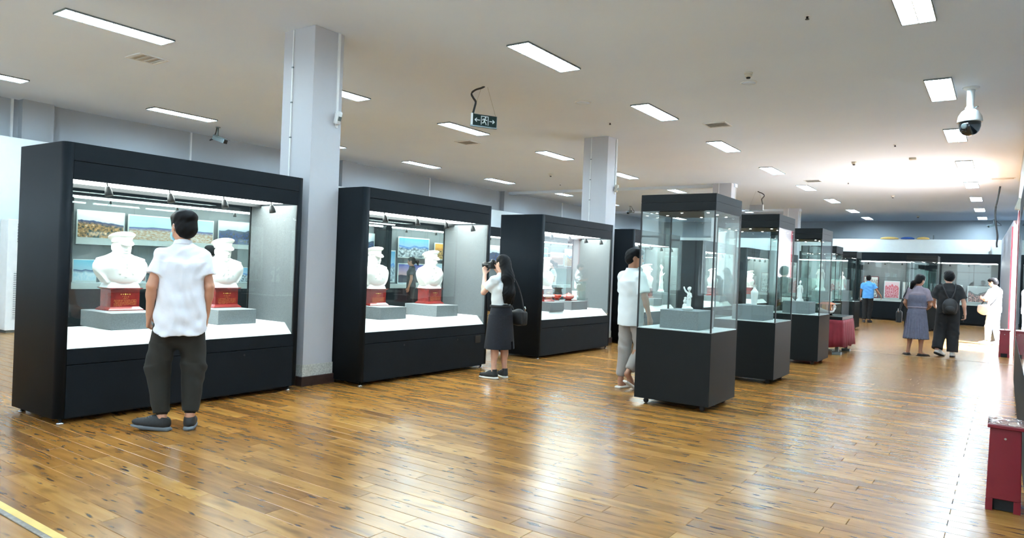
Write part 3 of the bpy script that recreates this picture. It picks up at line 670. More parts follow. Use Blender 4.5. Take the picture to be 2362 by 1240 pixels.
# paintings along the far wall
def bp_(x0,x1,z0,z1,kind,label,fcol='partition',border=.03):
    return board('framed_painting',label,'paintings along the far wall',x1-x0,z1-z0,kind,None,((x0+x1)/2,30.28,max(z0,.786)),0,.06,border,fcol)
bp_(-4.50,-3.98,.80,1.62,'calligraphy','calligraphy scroll in a red frame behind the blue polo','redbin',.025)
bp_(-3.78,-3.25,.80,1.47,'flowers','pink and red blossom painting on the far wall')
bp_(-3.16,-2.90,.80,1.45,'ink','pale plum blossom painting next to the pink one')
bp_(-1.80,-1.25,.80,1.42,'ink','pale ink painting behind the grey dress')
bp_(-1.10,-.25,.80,1.40,'peony','dark grey painting with red and white peonies')
bp_(-6.6,-5.9,.80,1.45,'ink','pale painting behind the tall vitrines'); bp_(-5.7,-5.1,.80,1.45,'flowers','blossom painting behind the tall vitrines')

# cloth bundle and stub on top of the far partition
s_ = SDF().ell((0,0,.02),(.55,.12,.075),.03).ell((.75,0,.0),(.35,.1,.06),.03)
for i,(x,L,m,lab) in enumerate(((-3.62,.30,'yellow','yellow cloth bundle on top of the far partition'),(-3.02,.22,'blue','dark blue cloth bundle on top of the far partition'),(-2.52,.20,'yellow','ochre cloth bundle beside the dark blue one'))):
    mm = SDF().ell((0,0,.02),(L,.10,.07),.03).ell((L*.5,.02,.02),(L*.6,.08,.05),.03).cut((0,0,-1),0).mesh('cloth_bundle',.02)
    tag(obj('cloth_bundle', mm, M['yellow'] if m=='yellow' else mat('dark blue cloth',(.02,.08,.30),.9), loc=(x,29.81,3.036)), lab,'cloth')
tag(obj('iron_stub', MB().box(-2.20,-2.16,29.79,29.83,3.036,3.19), M['greymetal']),'short dark iron post on top of the far partition','post')
tag(obj('switch_box', MB().box(-.52,-.43,29.70,29.757,2.62,2.83), M['whitem'], bevel=.005),'small pale switch box on the white far partition','switch box')

# air conditioner at the left
t = thing('air_conditioner','tall white floor standing air conditioner against the left partition','air conditioner',(-13.6,4.78,0))
obj('body', MB().box(-.32,0,0,.55,.04,1.90), M['whitem'], t, .012); obj('foot', MB().box(-.30,-.03,.03,.52,0,.04), M['greymetal'], t)
obj('outlet_recess', MB().box(-.002,.004,.14,.50,1.52,1.83), M['void'], t)
for k in range(6): obj('louvre', MB().boxm((.008,.32,1.55+k*.05),(.008,.18,.006),Matrix.Rotation(.5,3,'Y')), M['whitem'], t)
obj('intake_recess', MB().box(-.002,.003,.10,.50,.22,1.02), M['greymetal'], t)
for k in range(26): obj('grille_bar', MB().box(.003,.008,.10,.50,.225+k*.031,.243+k*.031), M['whitem'], t)
for y in (.095,.50): obj('grille_frame', MB().box(0,.009,y-.006,y+.006,.21,1.03), M['whitem'], t)

# ================================================================== LONG DISPLAY CASES
def rrect(x0,x1,y0,y1,r,corners):       # corners: which of (x1y0, x1y1, x0y1, x0y0) are rounded
    pts = []
    for (cx,cy,a0),on in zip(((x1,y0,-90),(x1,y1,0),(x0,y1,90),(x0,y0,180)),corners):
        if not on: pts.append((cx,cy)); continue
        ox = cx-r if cx==x1 else cx+r; oy = cy-r if cy==y1 else cy+r
        for k in range(6):
            a = math.radians(a0+18*k); pts.append((ox+r*math.cos(a),oy+r*math.sin(a)))
    return pts
LCZ = (.61,.724,2.0,2.28)
def long_case(label, xf, y0, L, rz=0, D=.83, socket=False, top=2.28):
    t = thing('long_display_case', label, 'display case', (xf,y0,0), rz)
    e = .075
    obj('recessed_base', MB().box(-D+.06,-.05,.06,L-.06,.03,.07), M['void'], t)
    for x in (-.09,-D+.09):
        for y in (.06,L-.10): obj('levelling_foot', MB().lathe([(.028,0),(.028,.008),(.012,.014),(.010,.06)],14,(x+.055 if x>-.2 else x,y,0)), M['steel'], t)
    obj('end_panel', MB().prism(rrect(-D,0,0,e,.05,(1,0,0,1)),.05,top,True), M['dark'], t)
    obj('end_panel', MB().prism(rrect(-D,0,L-e,L,.05,(0,1,1,0)),.05,top,True), M['dark'], t)
    for s in (0,1):
        x0,x1 = (-.02,0) if s==0 else (-D,-D+.02)
        obj('door_panel', MB().box(x0,x1,e+.003,L-e-.003,.05,.478), M['dark'], t)
        obj('sill_rail', MB().box(x0,x1,e+.003,L-e-.003,.484,LCZ[0]), M['dark'], t)
        obj('fascia', MB().box(x0,x1,e+.003,L-e-.003,LCZ[2],2.148), M['dark'], t)
        obj('crown', MB().box(x0,x1,e+.001,L-e-.001,2.154,top), M['dark'], t)
        xg = -.018 if s==0 else -D+.010
        obj('glass_pane', MB().box(xg,xg+.008,e+.002,L-e-.002,LCZ[0],LCZ[2]), M['glass'], t)
        obj('glass_edge_bead', MB().box(xg-.004,xg+.012,L-e-.012,L-e,LCZ[0],LCZ[2]), M['blackm'], t)
    obj('carcass', MB().box(-D+.021,-.021,e,L-e,LCZ[0]-.03,LCZ[0]-.01), M['void'], t)
    obj('top_board', MB().box(-D+.021,-.021,e,L-e,top-.03,top-.004), M['void'], t)
    for xa,xb in ((-.034,-.022),(-D+.022,-D+.034)): obj('header_light_stop', MB().box(xa,xb,e,L-e,2.055,top-.005), M['void'], t)  # boards added to stop light-box glow leaking through the header seam
    # sloped fabric platform
    zt = LCZ[1]; f = [(-.03,LCZ[0]),(-.15,zt),(-D+.12,zt),(-D+.03,LCZ[0])]
    p = MB(); yy = (e+.004,L-e-.004); ins = .03
    p.loft([[(x,yy[0],z) for x,z in f],[(x,yy[1],z) for x,z in f]],False)
    obj('platform', p, M['fabric'], t)
    for y_ in (e+.0005,L-e-.0045): obj('side_lining', MB().box(-D+.03,-.03,y_,y_+.004,zt-.1,LCZ[2]), M['lining'], t)
    obj('light_box', MB().box(-.62,-.05,e+.02,L-e-.02,2.02,2.045), M['casel'], t)
    obj('inner_ceiling', MB().box(-D+.03,-.65,e+.01,L-e-.01,2.03,2.055), M['fabric'], t)
    obj('lamp_rail', MB().box(-.645,-.625,e+.01,L-e-.01,1.985,2.055), M['blackm'], t)
    for k in range(4):
        o = bpy.data.objects.new('spot_lamp', SPOT); link(o,t); o.location = (-.075,L*(.155+.23*k),2.02); o.rotation_euler=(.12,-.15,0)
    for y_ in (L*.30,L*.72): obj('lock', MB().tube([(-.002,y_,.43),(.004,y_,.43)],.010,12), M['blackm'], t)
    if socket:
        obj('socket_plate', MB().box(.001,.008,L-.30,L-.18,.36,.46), M['blackm'], t, .004)
    return t
CASES = [(-6.235,2.56,2.42,math.radians(1.2)),(-5.95,5.555,2.42,0),(-5.94,9.27,2.45,0),(-6.0,12.70,2.45,0),(-6.08,16.93,2.45,0),(-6.18,20.75,2.5,0),(-6.2,24.6,2.45,0)]
CL = ['long charcoal display case with two busts watched by the man in the white shirt','long charcoal display case with two busts behind the woman with the camera',
      'long charcoal display case holding a bust and a red pot','long charcoal display case with a bust and a standing statue, past the second column',
      'long charcoal display case with one bust seen through the first tall vitrine','long charcoal display case with one bust seen through the second tall vitrine',
      'long charcoal display case at the far end of the row']
for i,(xf,y0,L,rz) in enumerate(CASES): long_case(CL[i],xf,y0,L,rz,socket=(i==1),top=2.30 if i==0 else 2.27)

# busts
def bust_meshes():
    b = SDF()
    b.ell((0,.005,.15),(.19,.112,.155),.03)
    for q in (-1,1):
        b.ell((q*.170,-.005,.205),(.074,.078,.080),.03).cone((q*.185,0,.20),(q*.175,.01,.05),.066,.066,.03).cone((0,-.02,.325),(q*.175,-.008,.246),.050,.040,.03).ell((q*.10,.02,.20),(.11,.105,.09),.03)
    b.cone((0,-.012,.24),(0,.002,.345),.074,.064,.03)
    b.ell((0,.070,.14),(.15,.048,.10),.03)
    b.cut((.80,0,-.60),.800*.150-.60*.035).cut((-.80,0,-.60),.800*.150-.60*.035).cut((0,0,-1),-.045)
    h = lambda x,y,z: (x*1.1,y*1.1,.31+(z-.31)*1.08)
    g = lambda *r: tuple(1.1*v for v in r)
    b.ell(h(0,.012,.392),g(.072,.086,.098),.02).ell(h(0,.035,.345),g(.056,.058,.058),.02)
    b.cone(h(0,.085,.405),h(0,.108,.366),.011,.016,.012).ell(h(0,.088,.338),g(.028,.014,.008),.008).ell(h(0,.078,.312),g(.028,.02,.018),.01)
    b.ell(h(-.032,.088,.412),g(.022,.012,.008),.01).ell(h(.032,.088,.412),g(.022,.012,.008),.01)
    for s in (-1,1):
        b.ell(h(s*.074,.0,.385),g(.012,.022,.034),.006); b.ell(h(s*.032,.097,.395),g(.014,.012,.009),.006,op='sub')
        b.cone((s*.075,.04,.300),(s*.012,.108,.235),.017,.015,.008)
        b.cone((s*.015,.114,.235),(s*.06,.120,.14),.009,.011,.006)
        b.box((s*.172,0,.287),(.052,.034,.010),.006,.006,roty(s*.30))
    for k in range(3): b.ell((0,.128-.004*k,.20-.045*k),(.010,.008,.010),.004)
    b.ell((.085,.108,.185),(.03,.02,.018),.006)
    body = b.mesh('bust_body',.0068)
    pl = MB().loft([[(-.15,-.095,0),(.15,-.095,0),(.15,.095,0),(-.15,.095,0)],[(-.125,-.085,.055),(.125,-.085,.055),(.125,.085,.055),(-.125,.085,.055)]],False).mesh('bust_base')
    c = SDF()
    c.cone(h(0,.004,.425),h(0,.0,.466),.086,.092,.01,flat=True,sq=(1,.87,1))
    c.ell(h(0,.0,.485),g(.106,.124,.026),.02,rotx(.26)).ell(h(0,-.006,.488),g(.087,.097,.030),.02,rotx(.22))
    cap = c.mesh('cap',.0068)
    v = SDF().ell(h(0,.088,.428),g(.064,.056,.016),.01,rotx(-.55)).cut((0,-1,0),-.082)
    visor = v.mesh('visor',.005)
    e = SDF().ell(h(0,.092,.447),(.013,.009,.015),.004); emb = e.mesh('cap_badge',.004)
    return body,pl,cap,visor,emb
BM = bust_meshes()
for m in BM: m.materials.append(M['plaster'])
def bust(loc, rz, label, s=1.0):
    t = thing('bust', label, 'bust', loc, rz, 'porcelain busts in the long cases'); t.scale = (s,s,s)
    bo = bpy.data.objects.new('body', BM[0]); link(bo,t)
    link(bpy.data.objects.new('base', BM[1]),t); c = bpy.data.objects.new('cap', BM[2]); link(c,t)
    link(bpy.data.objects.new('visor', BM[3]),c); link(bpy.data.objects.new('cap_badge', BM[4]),c); return t
# pedestal, front faces +y
def star(mb, cx, cz, r, y):
    pts = [(cx+(r if k%2==0 else r*.42)*math.sin(k*math.pi/5), y, cz+(r if k%2==0 else r*.42)*math.cos(k*math.pi/5)) for k in range(10)]
    mb.add(pts,[tuple(range(10))]); return mb
def glyph(mb, x, z, s, y, rnd):
    for k in range(rnd.randint(3,4)):
        if rnd.random() < .55:
            zz = z+s*rnd.choice((.1,.5,.9)); a,b = sorted((rnd.uniform(0,.4),rnd.uniform(.6,1)))
            mb.add([(x+s*a,y,zz-s*.06),(x+s*b,y,zz-s*.06),(x+s*b,y,zz+s*.06),(x+s*a,y,zz+s*.06)],[(3,2,1,0)])
        else:
            xx = x+s*rnd.choice((.15,.5,.85)); a,b = sorted((rnd.uniform(0,.4),rnd.uniform(.6,1)))
            mb.add([(xx-s*.06,y,z+s*a),(xx+s*.06,y,z+s*a),(xx+s*.06,y,z+s*b),(xx-s*.06,y,z+s*b)],[(3,2,1,0)])
PED_H = .212
def pedestal(loc, rz, label, seed):
    t = thing('pedestal', label, 'pedestal', loc, rz, 'red lacquered pedestals under the busts')
    hx,hy = .133,.10
    b = MB().box(-hx,hx,-hy,hy,.03,PED_H-.014)
    obj('body', b, M['lacquer'], t, .002)
    g = .028
    obj('foot_moulding', MB().loft([[(-hx-g,-hy-g,0),(hx+g,-hy-g,0),(hx+g,hy+g,0),(-hx-g,hy+g,0)],[(-hx-g,-hy-g,.008),(hx+g,-hy-g,.008),(hx+g,hy+g,.008),(-hx-g,hy+g,.008)],[(-hx,-hy,.034),(hx,-hy,.034),(hx,hy,.034),(-hx,hy,.034)]],False), M['lacquer'], t)
    g = .022
    obj('cornice', MB().loft([[(-hx,-hy,PED_H-.016),(hx,-hy,PED_H-.016),(hx,hy,PED_H-.016),(-hx,hy,PED_H-.016)],[(-hx-g,-hy-g,PED_H-.004),(hx+g,-hy-g,PED_H-.004),(hx+g,hy+g,PED_H-.004),(-hx-g,hy+g,PED_H-.004)],[(-hx-g,-hy-g,PED_H),(hx+g,-hy-g,PED_H),(hx+g,hy+g,PED_H),(-hx-g,hy+g,PED_H)]],False), M['lacquer'], t)
    rnd = random.Random(seed); y = hy+.0015
    for k in range(5):   # seen from +y the row runs towards -x
        obj('star', star(MB(),(2-k)*.020,.152,.0105 if k==2 else .0066,y), M['goldstar'], t)
    nm = MB(); n = 4 if seed%2 else 5
    for k in range(n): glyph(nm,(k-n/2)*.0155,.122,.012,y,rnd)
    obj('name_lettering', nm, M['gold'], t)
    yr = MB(); 
    for k in range(9):
        if k!=4: glyph(yr,(k-4.5)*.0056,.110,.005,y,rnd)
    yr.add([(-.006,y,.112),(.006,y,.112),(.006,y,.1135),(-.006,y,.1135)],[(3,2,1,0)]); obj('dates_lettering', yr, M['gold'], t)
    tx = MB()
    for row in range(6):
        nch = 26 if row<5 else rnd.randint(7,14)
        for k in range(nch):
            if rnd.random() < .06: continue
            glyph(tx,.104-(k+1)*.0080,.094-row*.0105,.0074,y,rnd)
    obj('paragraph_lettering', tx, M['gold'], t)
    return t
def block(name, x0,x1,y0,y1,z0,z1,label,group='fabric covered blocks in the cases',m='block'):
    z0 += .0006
    return tag(obj(name, MB().box(x0,x1,y0,y1,z0,z1), M[m], bevel=.004), label,'display block',group)
zt = LCZ[1]; zb = zt+.15
which = ['nearest','second','third','fourth','fifth','sixth','farthest']
def bust_set(ci, yo, lab, seed, wid=.44, dy=.03, near=False):
    xf,y0,L,rz = CASES[ci]; y = y0+yo; dx = -math.tan(rz)*yo
    xb = xf+dx
    if near: xb += .13
    block('display_block', xb-(.79 if not near else .74),xb-(.21 if not near else .25),y-wid/2,y+wid/2,zt,zb,'grey fabric block under the '+lab)
    pedestal((xb-(.62 if not near else .55),y+dy,zb),-math.pi/2,'red lacquered pedestal with gold stars under the '+lab,seed)
    bust((xb-(.63 if not near else .56),y+dy,zb+PED_H),-math.pi/2,'white peaked-cap '+lab,.97)
bust_set(0,.74,'bust left of the white-shirted man',1,dy=.05); bust_set(0,1.79,'bust right of the white-shirted man',2,dy=.07)
bust_set(1,.74,'bust farther from the photographing woman',3); bust_set(1,1.76,'bust nearer the photographing woman',4,dy=.09)
bust_set(2,.74,'bust beside the red pot',5,near=True)
bust_set(3,1.58,'bust sharing its case with a statue',6,near=True)
bust_set(4,1.85,'bust behind the first tall vitrine',7,near=True); bust_set(5,1.75,'bust behind the second tall vitrine',8,near=True); bust_set(6,.8,'bust in the farthest long case',9)

# other exhibits in the long cases
xf,y0,L,rz = CASES[2]
block('display_block', xf-.62,xf-.16,y0+1.28,y0+1.84,zt,zb,'grey fabric block under the red pot and white jar')
t = thing('red_pot','squat red lacquer pot with two handles on a red stand','pot',(xf-.33,y0+1.45,zb+.0009))
obj('stand', MB().lathe([(.065,0),(.07,.006),(.05,.016),(.045,.022)],20), M['lacquer'], t)
M['redpot'] = mat('bright red lacquer',(.48,.030,.012),.25,var=.3,scale=30,coat=.4)
obj('body', MB().lathe([(.045,.022),(.085,.04),(.10,.065),(.10,.085),(.085,.105),(.05,.112)],20), M['redpot'], t); obj('lid', MB().lathe([(.055,.112),(.045,.122),(.012,.128),(.014,.14),(.003,.146)],18), M['redpot'], t)
for s_ in (-1,1): obj('handle', MB().tube(catmull([(0,s_*.095,.06),(0,s_*.125,.062),(0,s_*.13,.085),(0,s_*.098,.092)],4),.008,8), M['redpot'], t)
t = thing('red_pot','small red lacquer bowl half hidden behind the squat pot','bowl',(xf-.52,y0+1.37,zb+.0009))
obj('stand', MB().lathe([(.05,0),(.05,.01),(.035,.02)],18), M['lacquer'], t); obj('body', MB().lathe([(.03,.02),(.06,.035),(.085,.075),(.085,.10),(.06,.09)],20), M['redpot'], t)
t = thing('brush_jar','white ribbed porcelain jar beside the red pot','jar',(xf-.36,y0+1.71,zb+.0009))
obj('body', MB().lathe([(.045,0),(.05,.01),(.046,.02),(.046,.15),(.052,.16),(.05,.17),(.04,.168)],24), M['plaster'], t); obj('foot_ring', MB().lathe([(.056,0),(.056,.006),(.05,.012)],24), M['lacquer'], t)
t = thing('glass_cover','small clear glass box over the white ribbed jar','glass cover',(xf-.36,y0+1.715,zb+.0009))
for a,b,c,d in ((-.16,.16,-.105,-.100),(-.16,.16,.100,.105),(-.165,-.16,-.105,.105),(.16,.165,-.105,.105)): obj('glass_pane', MB().box(a,b,c,d,0,.34), M['glass_clear'], t)
obj('glass_lid', MB().box(-.165,.165,-.105,.105,.34,.345), M['glass_clear'], t)
xf,y0,L,rz = CASES[3]
block('display_block', xf-.44,xf-.16,y0+1.98,y0+2.30,zt,zb+.12,'tall grey fabric block under the slender statue')

# figurines
def lady(h, seed=0):
    S = SDF(); 
    S.ell((0,0,.03),(.16,.12,.07),.03).ell((.08,.03,.05),(.09,.07,.06),.03).ell((-.09,-.02,.06),(.07,.06,.07),.03)
    S.cone((0,0,.06),(0,0,.34),.105,.085,.03,sq=(1,1.2,1)).cone((0,0,.34),(.01,0,.56),.085,.068,.03,sq=(1,1.25,1)).ell((.01,.0,.66),(.082,.058,.11),.03)
    S.cone((-.06,0,.74),(.08,0,.74),.03,.03,.03).cone((.01,0,.76),(.012,.01,.83),.026,.024,.02).ell((.012,.012,.885),(.047,.054,.062),.01).ell((.01,-.02,.93),(.045,.05,.045),.02).ell((.01,-.03,.975),(.022,.022,.03),.01)
    S.cone((.09,0,.73),(.13,.03,.60),.026,.022,.02).cone((.13,.03,.60),(.06,.10,.66),.022,.016,.02)
    S.cone((-.07,0,.73),(-.12,.02,.60),.026,.022,.02).cone((-.12,.02,.60),(-.11,.10,.70),.022,.015,.02).cone((-.12,.02,.6),(-.13,.02,.40),.028,.012,.02)
    S.cone((.10,-.02,.62),(.13,-.02,.22),.03,.03,.03)
    S.cut((0,0,-1),0).func(lambda P: .004*np.sin(60*np.arctan2(P[...,1],P[...,0])/6.28*2.2)*(P[...,2]<.6))
    return S.mesh('figure',.011,h)
def boy(h):
    S = SDF(); S.ell((0,0,.05),(.26,.20,.10),.04).ell((-.16,0,.14),(.10,.11,.12),.04).ell((-.14,.02,.34),(.07,.08,.10),.04).ell((-.15,0,.47),(.055,.06,.05),.03).ell((.14,.04,.08),(.12,.12,.06),.04)
    S.cone((.02,0,.12),(.06,0,.40),.06,.075,.04).cone((.14,.02,.12),(.10,0,.40),.055,.075,.04).ell((.08,0,.55),(.10,.08,.17),.04).cone((.08,0,.68),(.085,.01,.78),.035,.035,.03).ell((.09,.02,.855),(.072,.078,.085),.02).ell((.09,-.015,.90),(.06,.06,.045),.02)
    S.cone((0,0,.68),(-.12,.03,.76),.04,.034,.03).cone((-.12,.03,.76),(-.19,.05,.88),.034,.028,.02).ell((-.20,.05,.90),(.035,.03,.04),.02)
    S.cone((.16,0,.66),(.26,.05,.55),.042,.036,.03).cone((.26,.05,.55),(.20,.12,.46),.036,.03,.02).ell((.20,.10,.47),(.06,.05,.05),.02)
    S.cut((0,0,-1),0); m = S.mesh('figure',.011,h); m.transform(Matrix.Scale(-1,4,(1,0,0))); m.flip_normals(); return m
def vase(sx=1):
    return MB().loft([[(sq*math.cos(a)*1.0, sq*math.sin(a)*1.0, z) for a in [2*math.pi*k/24 for k in range(24)]] for sq,z in ((.036,0),(.038,.006),(.036,.02),(.040,.06),(.046,.12),(.050,.17),(.049,.185),(.034,.205),(.021,.222),(.017,.245),(.022,.268),(.030,.276),(.028,.28),(.014,.279))])
def figure(name,label,mesh,loc,rz):
    t = thing(name,label,'figurine',loc,rz); mesh.materials.append(M['plaster']) if not mesh.materials else None
    link(bpy.data.objects.new('figure',mesh),t)
    return t
xf,y0,L,rz = CASES[3]
tag(obj('statue', lady(.62), M['plaster'], loc=(xf-.30,y0+2.14,zb+.1209)),'slender white statue beside the bust in the fourth long case','statue').rotation_euler=(0,0,-1.3)

# ================================================================== TALL GLASS VITRINES
def vitrine(label, xr, y0, blockdim=(-.62,-.19,.13,.62,.20), w=.83, d=.85, exl=None):
    t = thing('tall_vitrine', label, 'display case', (xr,y0,0), 0)
    obj('recessed_base', MB().box(-w+.08,-.08,.08,d-.08,.05,.075), M['void'], t)
    for x in (-w+.10,-.10):
        for y in (.10,d-.10):
            c = obj('caster', MB().lathe([(.006,-.014),(.026,-.014),(.029,-.006),(.029,.006),(.026,.014),(.006,.014)],16), M['rubber'], t); c.location=(x,y,.029); c.rotation_euler=(math.pi/2,0,.4)
            obj('caster_fork', MB().box(x-.02,x+.02,y-.02,y+.02,.056,.07), M['steel'], t)
    obj('body', MB().box(-w,0,0,d,.065,.822), M['dark2'], t, .003)
    obj('deck', MB().box(-w+.006,-.006,.006,d-.006,.822,.830), M['fabric'], t)
    g = .008
    for a,b,c_,e in ((-w+.004,-.004,.002,.002+g),(-w+.004,-.004,d-.002-g,d-.002),(-w+.002,-w+.002+g,.012,d-.012),(-.002-g,-.002,.012,d-.012)):
        obj('glass_pane', MB().box(a,b,c_,e,.824,2.085), M['glass_clear'], t)
    for x in (-w+.0005,-.0155):
        for y in (.0005,d-.0155): obj('corner_seal', MB().box(x,x+.015,y,y+.015,.824,2.085), M['blackm'], t)
    obj('header', MB().box(-w,0,0,d,2.085,2.175), M['dark2'], t, .002); obj('header_cap', MB().box(-w,0,0,d,2.179,2.262), M['dark2'], t, .002)
    obj('header_seam', MB().box(-w+.003,-.003,.003,d-.003,2.174,2.18), M['void'], t)
    obj('lamp_tray', MB().box(-w+.03,-.03,.03,d-.03,2.079,2.086), M['dark2'], t)
    for x in (-w+.13,-w/2,-.13):
        for y in (.13,d/2,d-.13):
            if x==-w/2 and y==d/2: continue
            l = obj('downlight', MB().lathe([(.012,0),(.017,-.002),(.017,-.006),(.012,-.006)],14,(x,y,2.079)), M['steel'], t); obj('lens', MB().disc((x,y,2.0725),.012,12,True), M['down'], l)
    if blockdim:
        a,b,c_,e,h = blockdim; block('display_block',xr+a,xr+b,y0+c_,y0+e,.8305,.8305+h,'grey fabric block inside the '+(exl or label),'fabric covered blocks in the tall vitrines')
    return t
VT = [(-2.44,7.08,'tall glass vitrine with the boy figurine'),(-2.46,9.62,'tall glass vitrine with the white vase'),(-2.48,12.40,'tall glass vitrine with the small robed figurine'),
      (-3.42,18.80,'tall glass vitrine with the large white robed lady'),(-3.50,22.2,'tall glass vitrine beyond the robed lady'),(-1.66,24.6,'tall empty glass vitrine before the far wall')]
for i,(x,y,l) in enumerate(VT): vitrine(l,x,y,None if i==5 else (-.62,-.19,.13,.62,.20) if i<3 else (-.65,-.18,.2,.65,.30),exl=l)
figure('boy_figurine','white porcelain boy with one arm raised on a rock',boy(.27),(-2.84,7.44,1.031),math.radians(150))
tag(obj('vase', vase(), M['plaster'], loc=(-2.84,9.95,1.031)),'white porcelain vase with narrow neck in the second tall vitrine','vase')
figure('robed_figurine','small white robed figurine on a wave base',lady(.36),(-2.87,12.75,1.031),math.radians(170))
figure('robed_lady','large white robed lady statue in a far vitrine',lady(.72),(-3.84,19.2,1.131),math.radians(170))
figure('robed_lady','white robed statue in the vitrine beyond the large lady',lady(.55),(-3.92,22.6,1.131),math.radians(200))

# ================================================================== TABLE WITH SHIP MODEL
tx0,tx1,ty0,ty1 = -3.32,-2.49,14.50,15.66
t = thing('display_table','dark display table with square feet under the red cloth','table',((tx0+tx1)/2,(ty0+ty1)/2,0))
hx,hy = (tx1-tx0)/2,(ty1-ty0)/2
obj('table_top', MB().box(-hx,hx,-hy,hy,.665,.725), M['dark2'], t, .004)
for sx in (-1,1):
    for sy in (-1,1):
        obj('leg', MB().box(sx*(hx-.09)-.03,sx*(hx-.09)+.03,sy*(hy-.10)-.03,sy*(hy-.10)+.03,.05,.665), M['greymetal'], t); obj('foot', MB().box(sx*(hx-.09)-.075,sx*(hx-.09)+.075,sy*(hy-.10)-.075,sy*(hy-.10)+.075,0,.05), M['greymetal'], t, .004)
def skirt_ring(z, amp, ex):
    pts = []; n = 160; per = [(hx,hy,-1)]
    for k in range(n):
        u = k/n*4; s_ = int(u); f = u-s_; a = -1+2*f
        bx,by,nx,ny = [(a*hx,-hy,0,-1),(hx,a*hy,1,0),(-a*hx,hy,0,1),(-hx,-a*hy,-1,0)][s_]
        w = amp*math.sin(k*2*math.pi/n*23+.6*math.sin(k*.21)); o = ex+w
        cx = (abs(a)**6)*ex*.7
        px,py = bx+nx*o+(0 if nx else math.copysign(cx,a if s_==0 else -a)), by+ny*o+(0 if ny else math.copysign(cx,a if s_==1 else -a))
        pts.append((px,py,z+ (.012*math.sin(k*.37) if z<.3 else 0)))
    return pts
sk = MB().loft([skirt_ring(z,a,e) for z,a,e in ((.664,.0,.004),(.60,.006,.012),(.45,.010,.022),(.30,.014,.032),(.15,.018,.042))],cap=False)
o = obj('table_skirt', sk, M['redcloth'], t); md = o.modifiers.new('cloth','SOLIDIFY'); md.thickness=.004
t = thing('glass_cover','large clear glass cover over the ship model','glass cover',((tx0+tx1)/2,(ty0+ty1)/2,.7255))
for a,b,c,d in ((-hx+.02,hx-.02,-hy+.02,-hy+.028),(-hx+.02,hx-.02,hy-.028,hy-.02),(-hx+.02,-hx+.028,-hy+.028,hy-.028),(hx-.028,hx-.02,-hy+.028,hy-.028)): obj('glass_pane', MB().box(a,b,c,d,0,.71), M['glass_clear'], t)
obj('glass_lid', MB().box(-hx+.02,hx-.02,-hy+.02,hy-.02,.71,.718), M['glass_clear'], t)
t = thing('ship_model','white porcelain boat model carrying a red and gold pavilion','model boat',(-2.86,14.95,.7255),math.radians(70))
M['shell'] = mat('pale pink porcelain',(.72,.60,.56),.3,var=.08); M['orange'] = mat('orange red paint',(.62,.12,.03),.4)
hull = []
for k in range(9):
    u = -1+k/4; w = .095*(1-abs(u)**2.6)+.012; zt_ = .085+.07*abs(u)**2.2; x = u*.26
    hull.append([(x,-w,zt_),(x,-w*.75,.045+.03*abs(u)**2),(x,-w*.25,.02+.05*abs(u)**3),(x,w*.25,.02+.05*abs(u)**3),(x,w*.75,.045+.03*abs(u)**2),(x,w,zt_)])
obj('hull', MB().loft(hull), M['shell'], t)
obj('cradle', MB().box(-.12,-.09,-.06,.06,0,.04).box(.09,.12,-.06,.06,0,.04), M['blackm'], t)
pv = MB().box(-.13,.13,-.07,.07,.09,.10)
obj('deck', pv, M['lacquer'], t)
for x in (-.12,-.04,.04,.12):
    for y in (-.06,.06): obj('pavilion_post', MB().tube([(x,y,.10),(x,y,.22)],.007,8), M['orange'], t)
obj('pavilion_wall', MB().box(-.10,.10,-.045,.045,.10,.215), M['gold'], t); obj('pavilion_roof', MB().loft([[(-.16,-.10,.215),(.16,-.10,.215),(.16,.10,.215),(-.16,.10,.215)],[(-.14,-.08,.235),(.14,-.08,.235),(.14,.08,.235),(-.14,.08,.235)],[(-.10,-.03,.258),(.10,-.03,.258),(.10,.03,.258),(-.10,.03,.258)]],False), M['orange'], t)
obj('roof_rail', MB().box(-.12,.12,-.045,.045,.275,.283).box(-.05,-.04,-.01,.01,.255,.276).box(.04,.05,-.01,.01,.255,.276), M['tan_bag'], t)
obj('stern_scroll', MB().tube(catmull([(.22,0,.13),(.26,0,.18),(.30,0,.16),(.28,0,.12),(.25,0,.13)],5),.022,8), M['shell'], t)

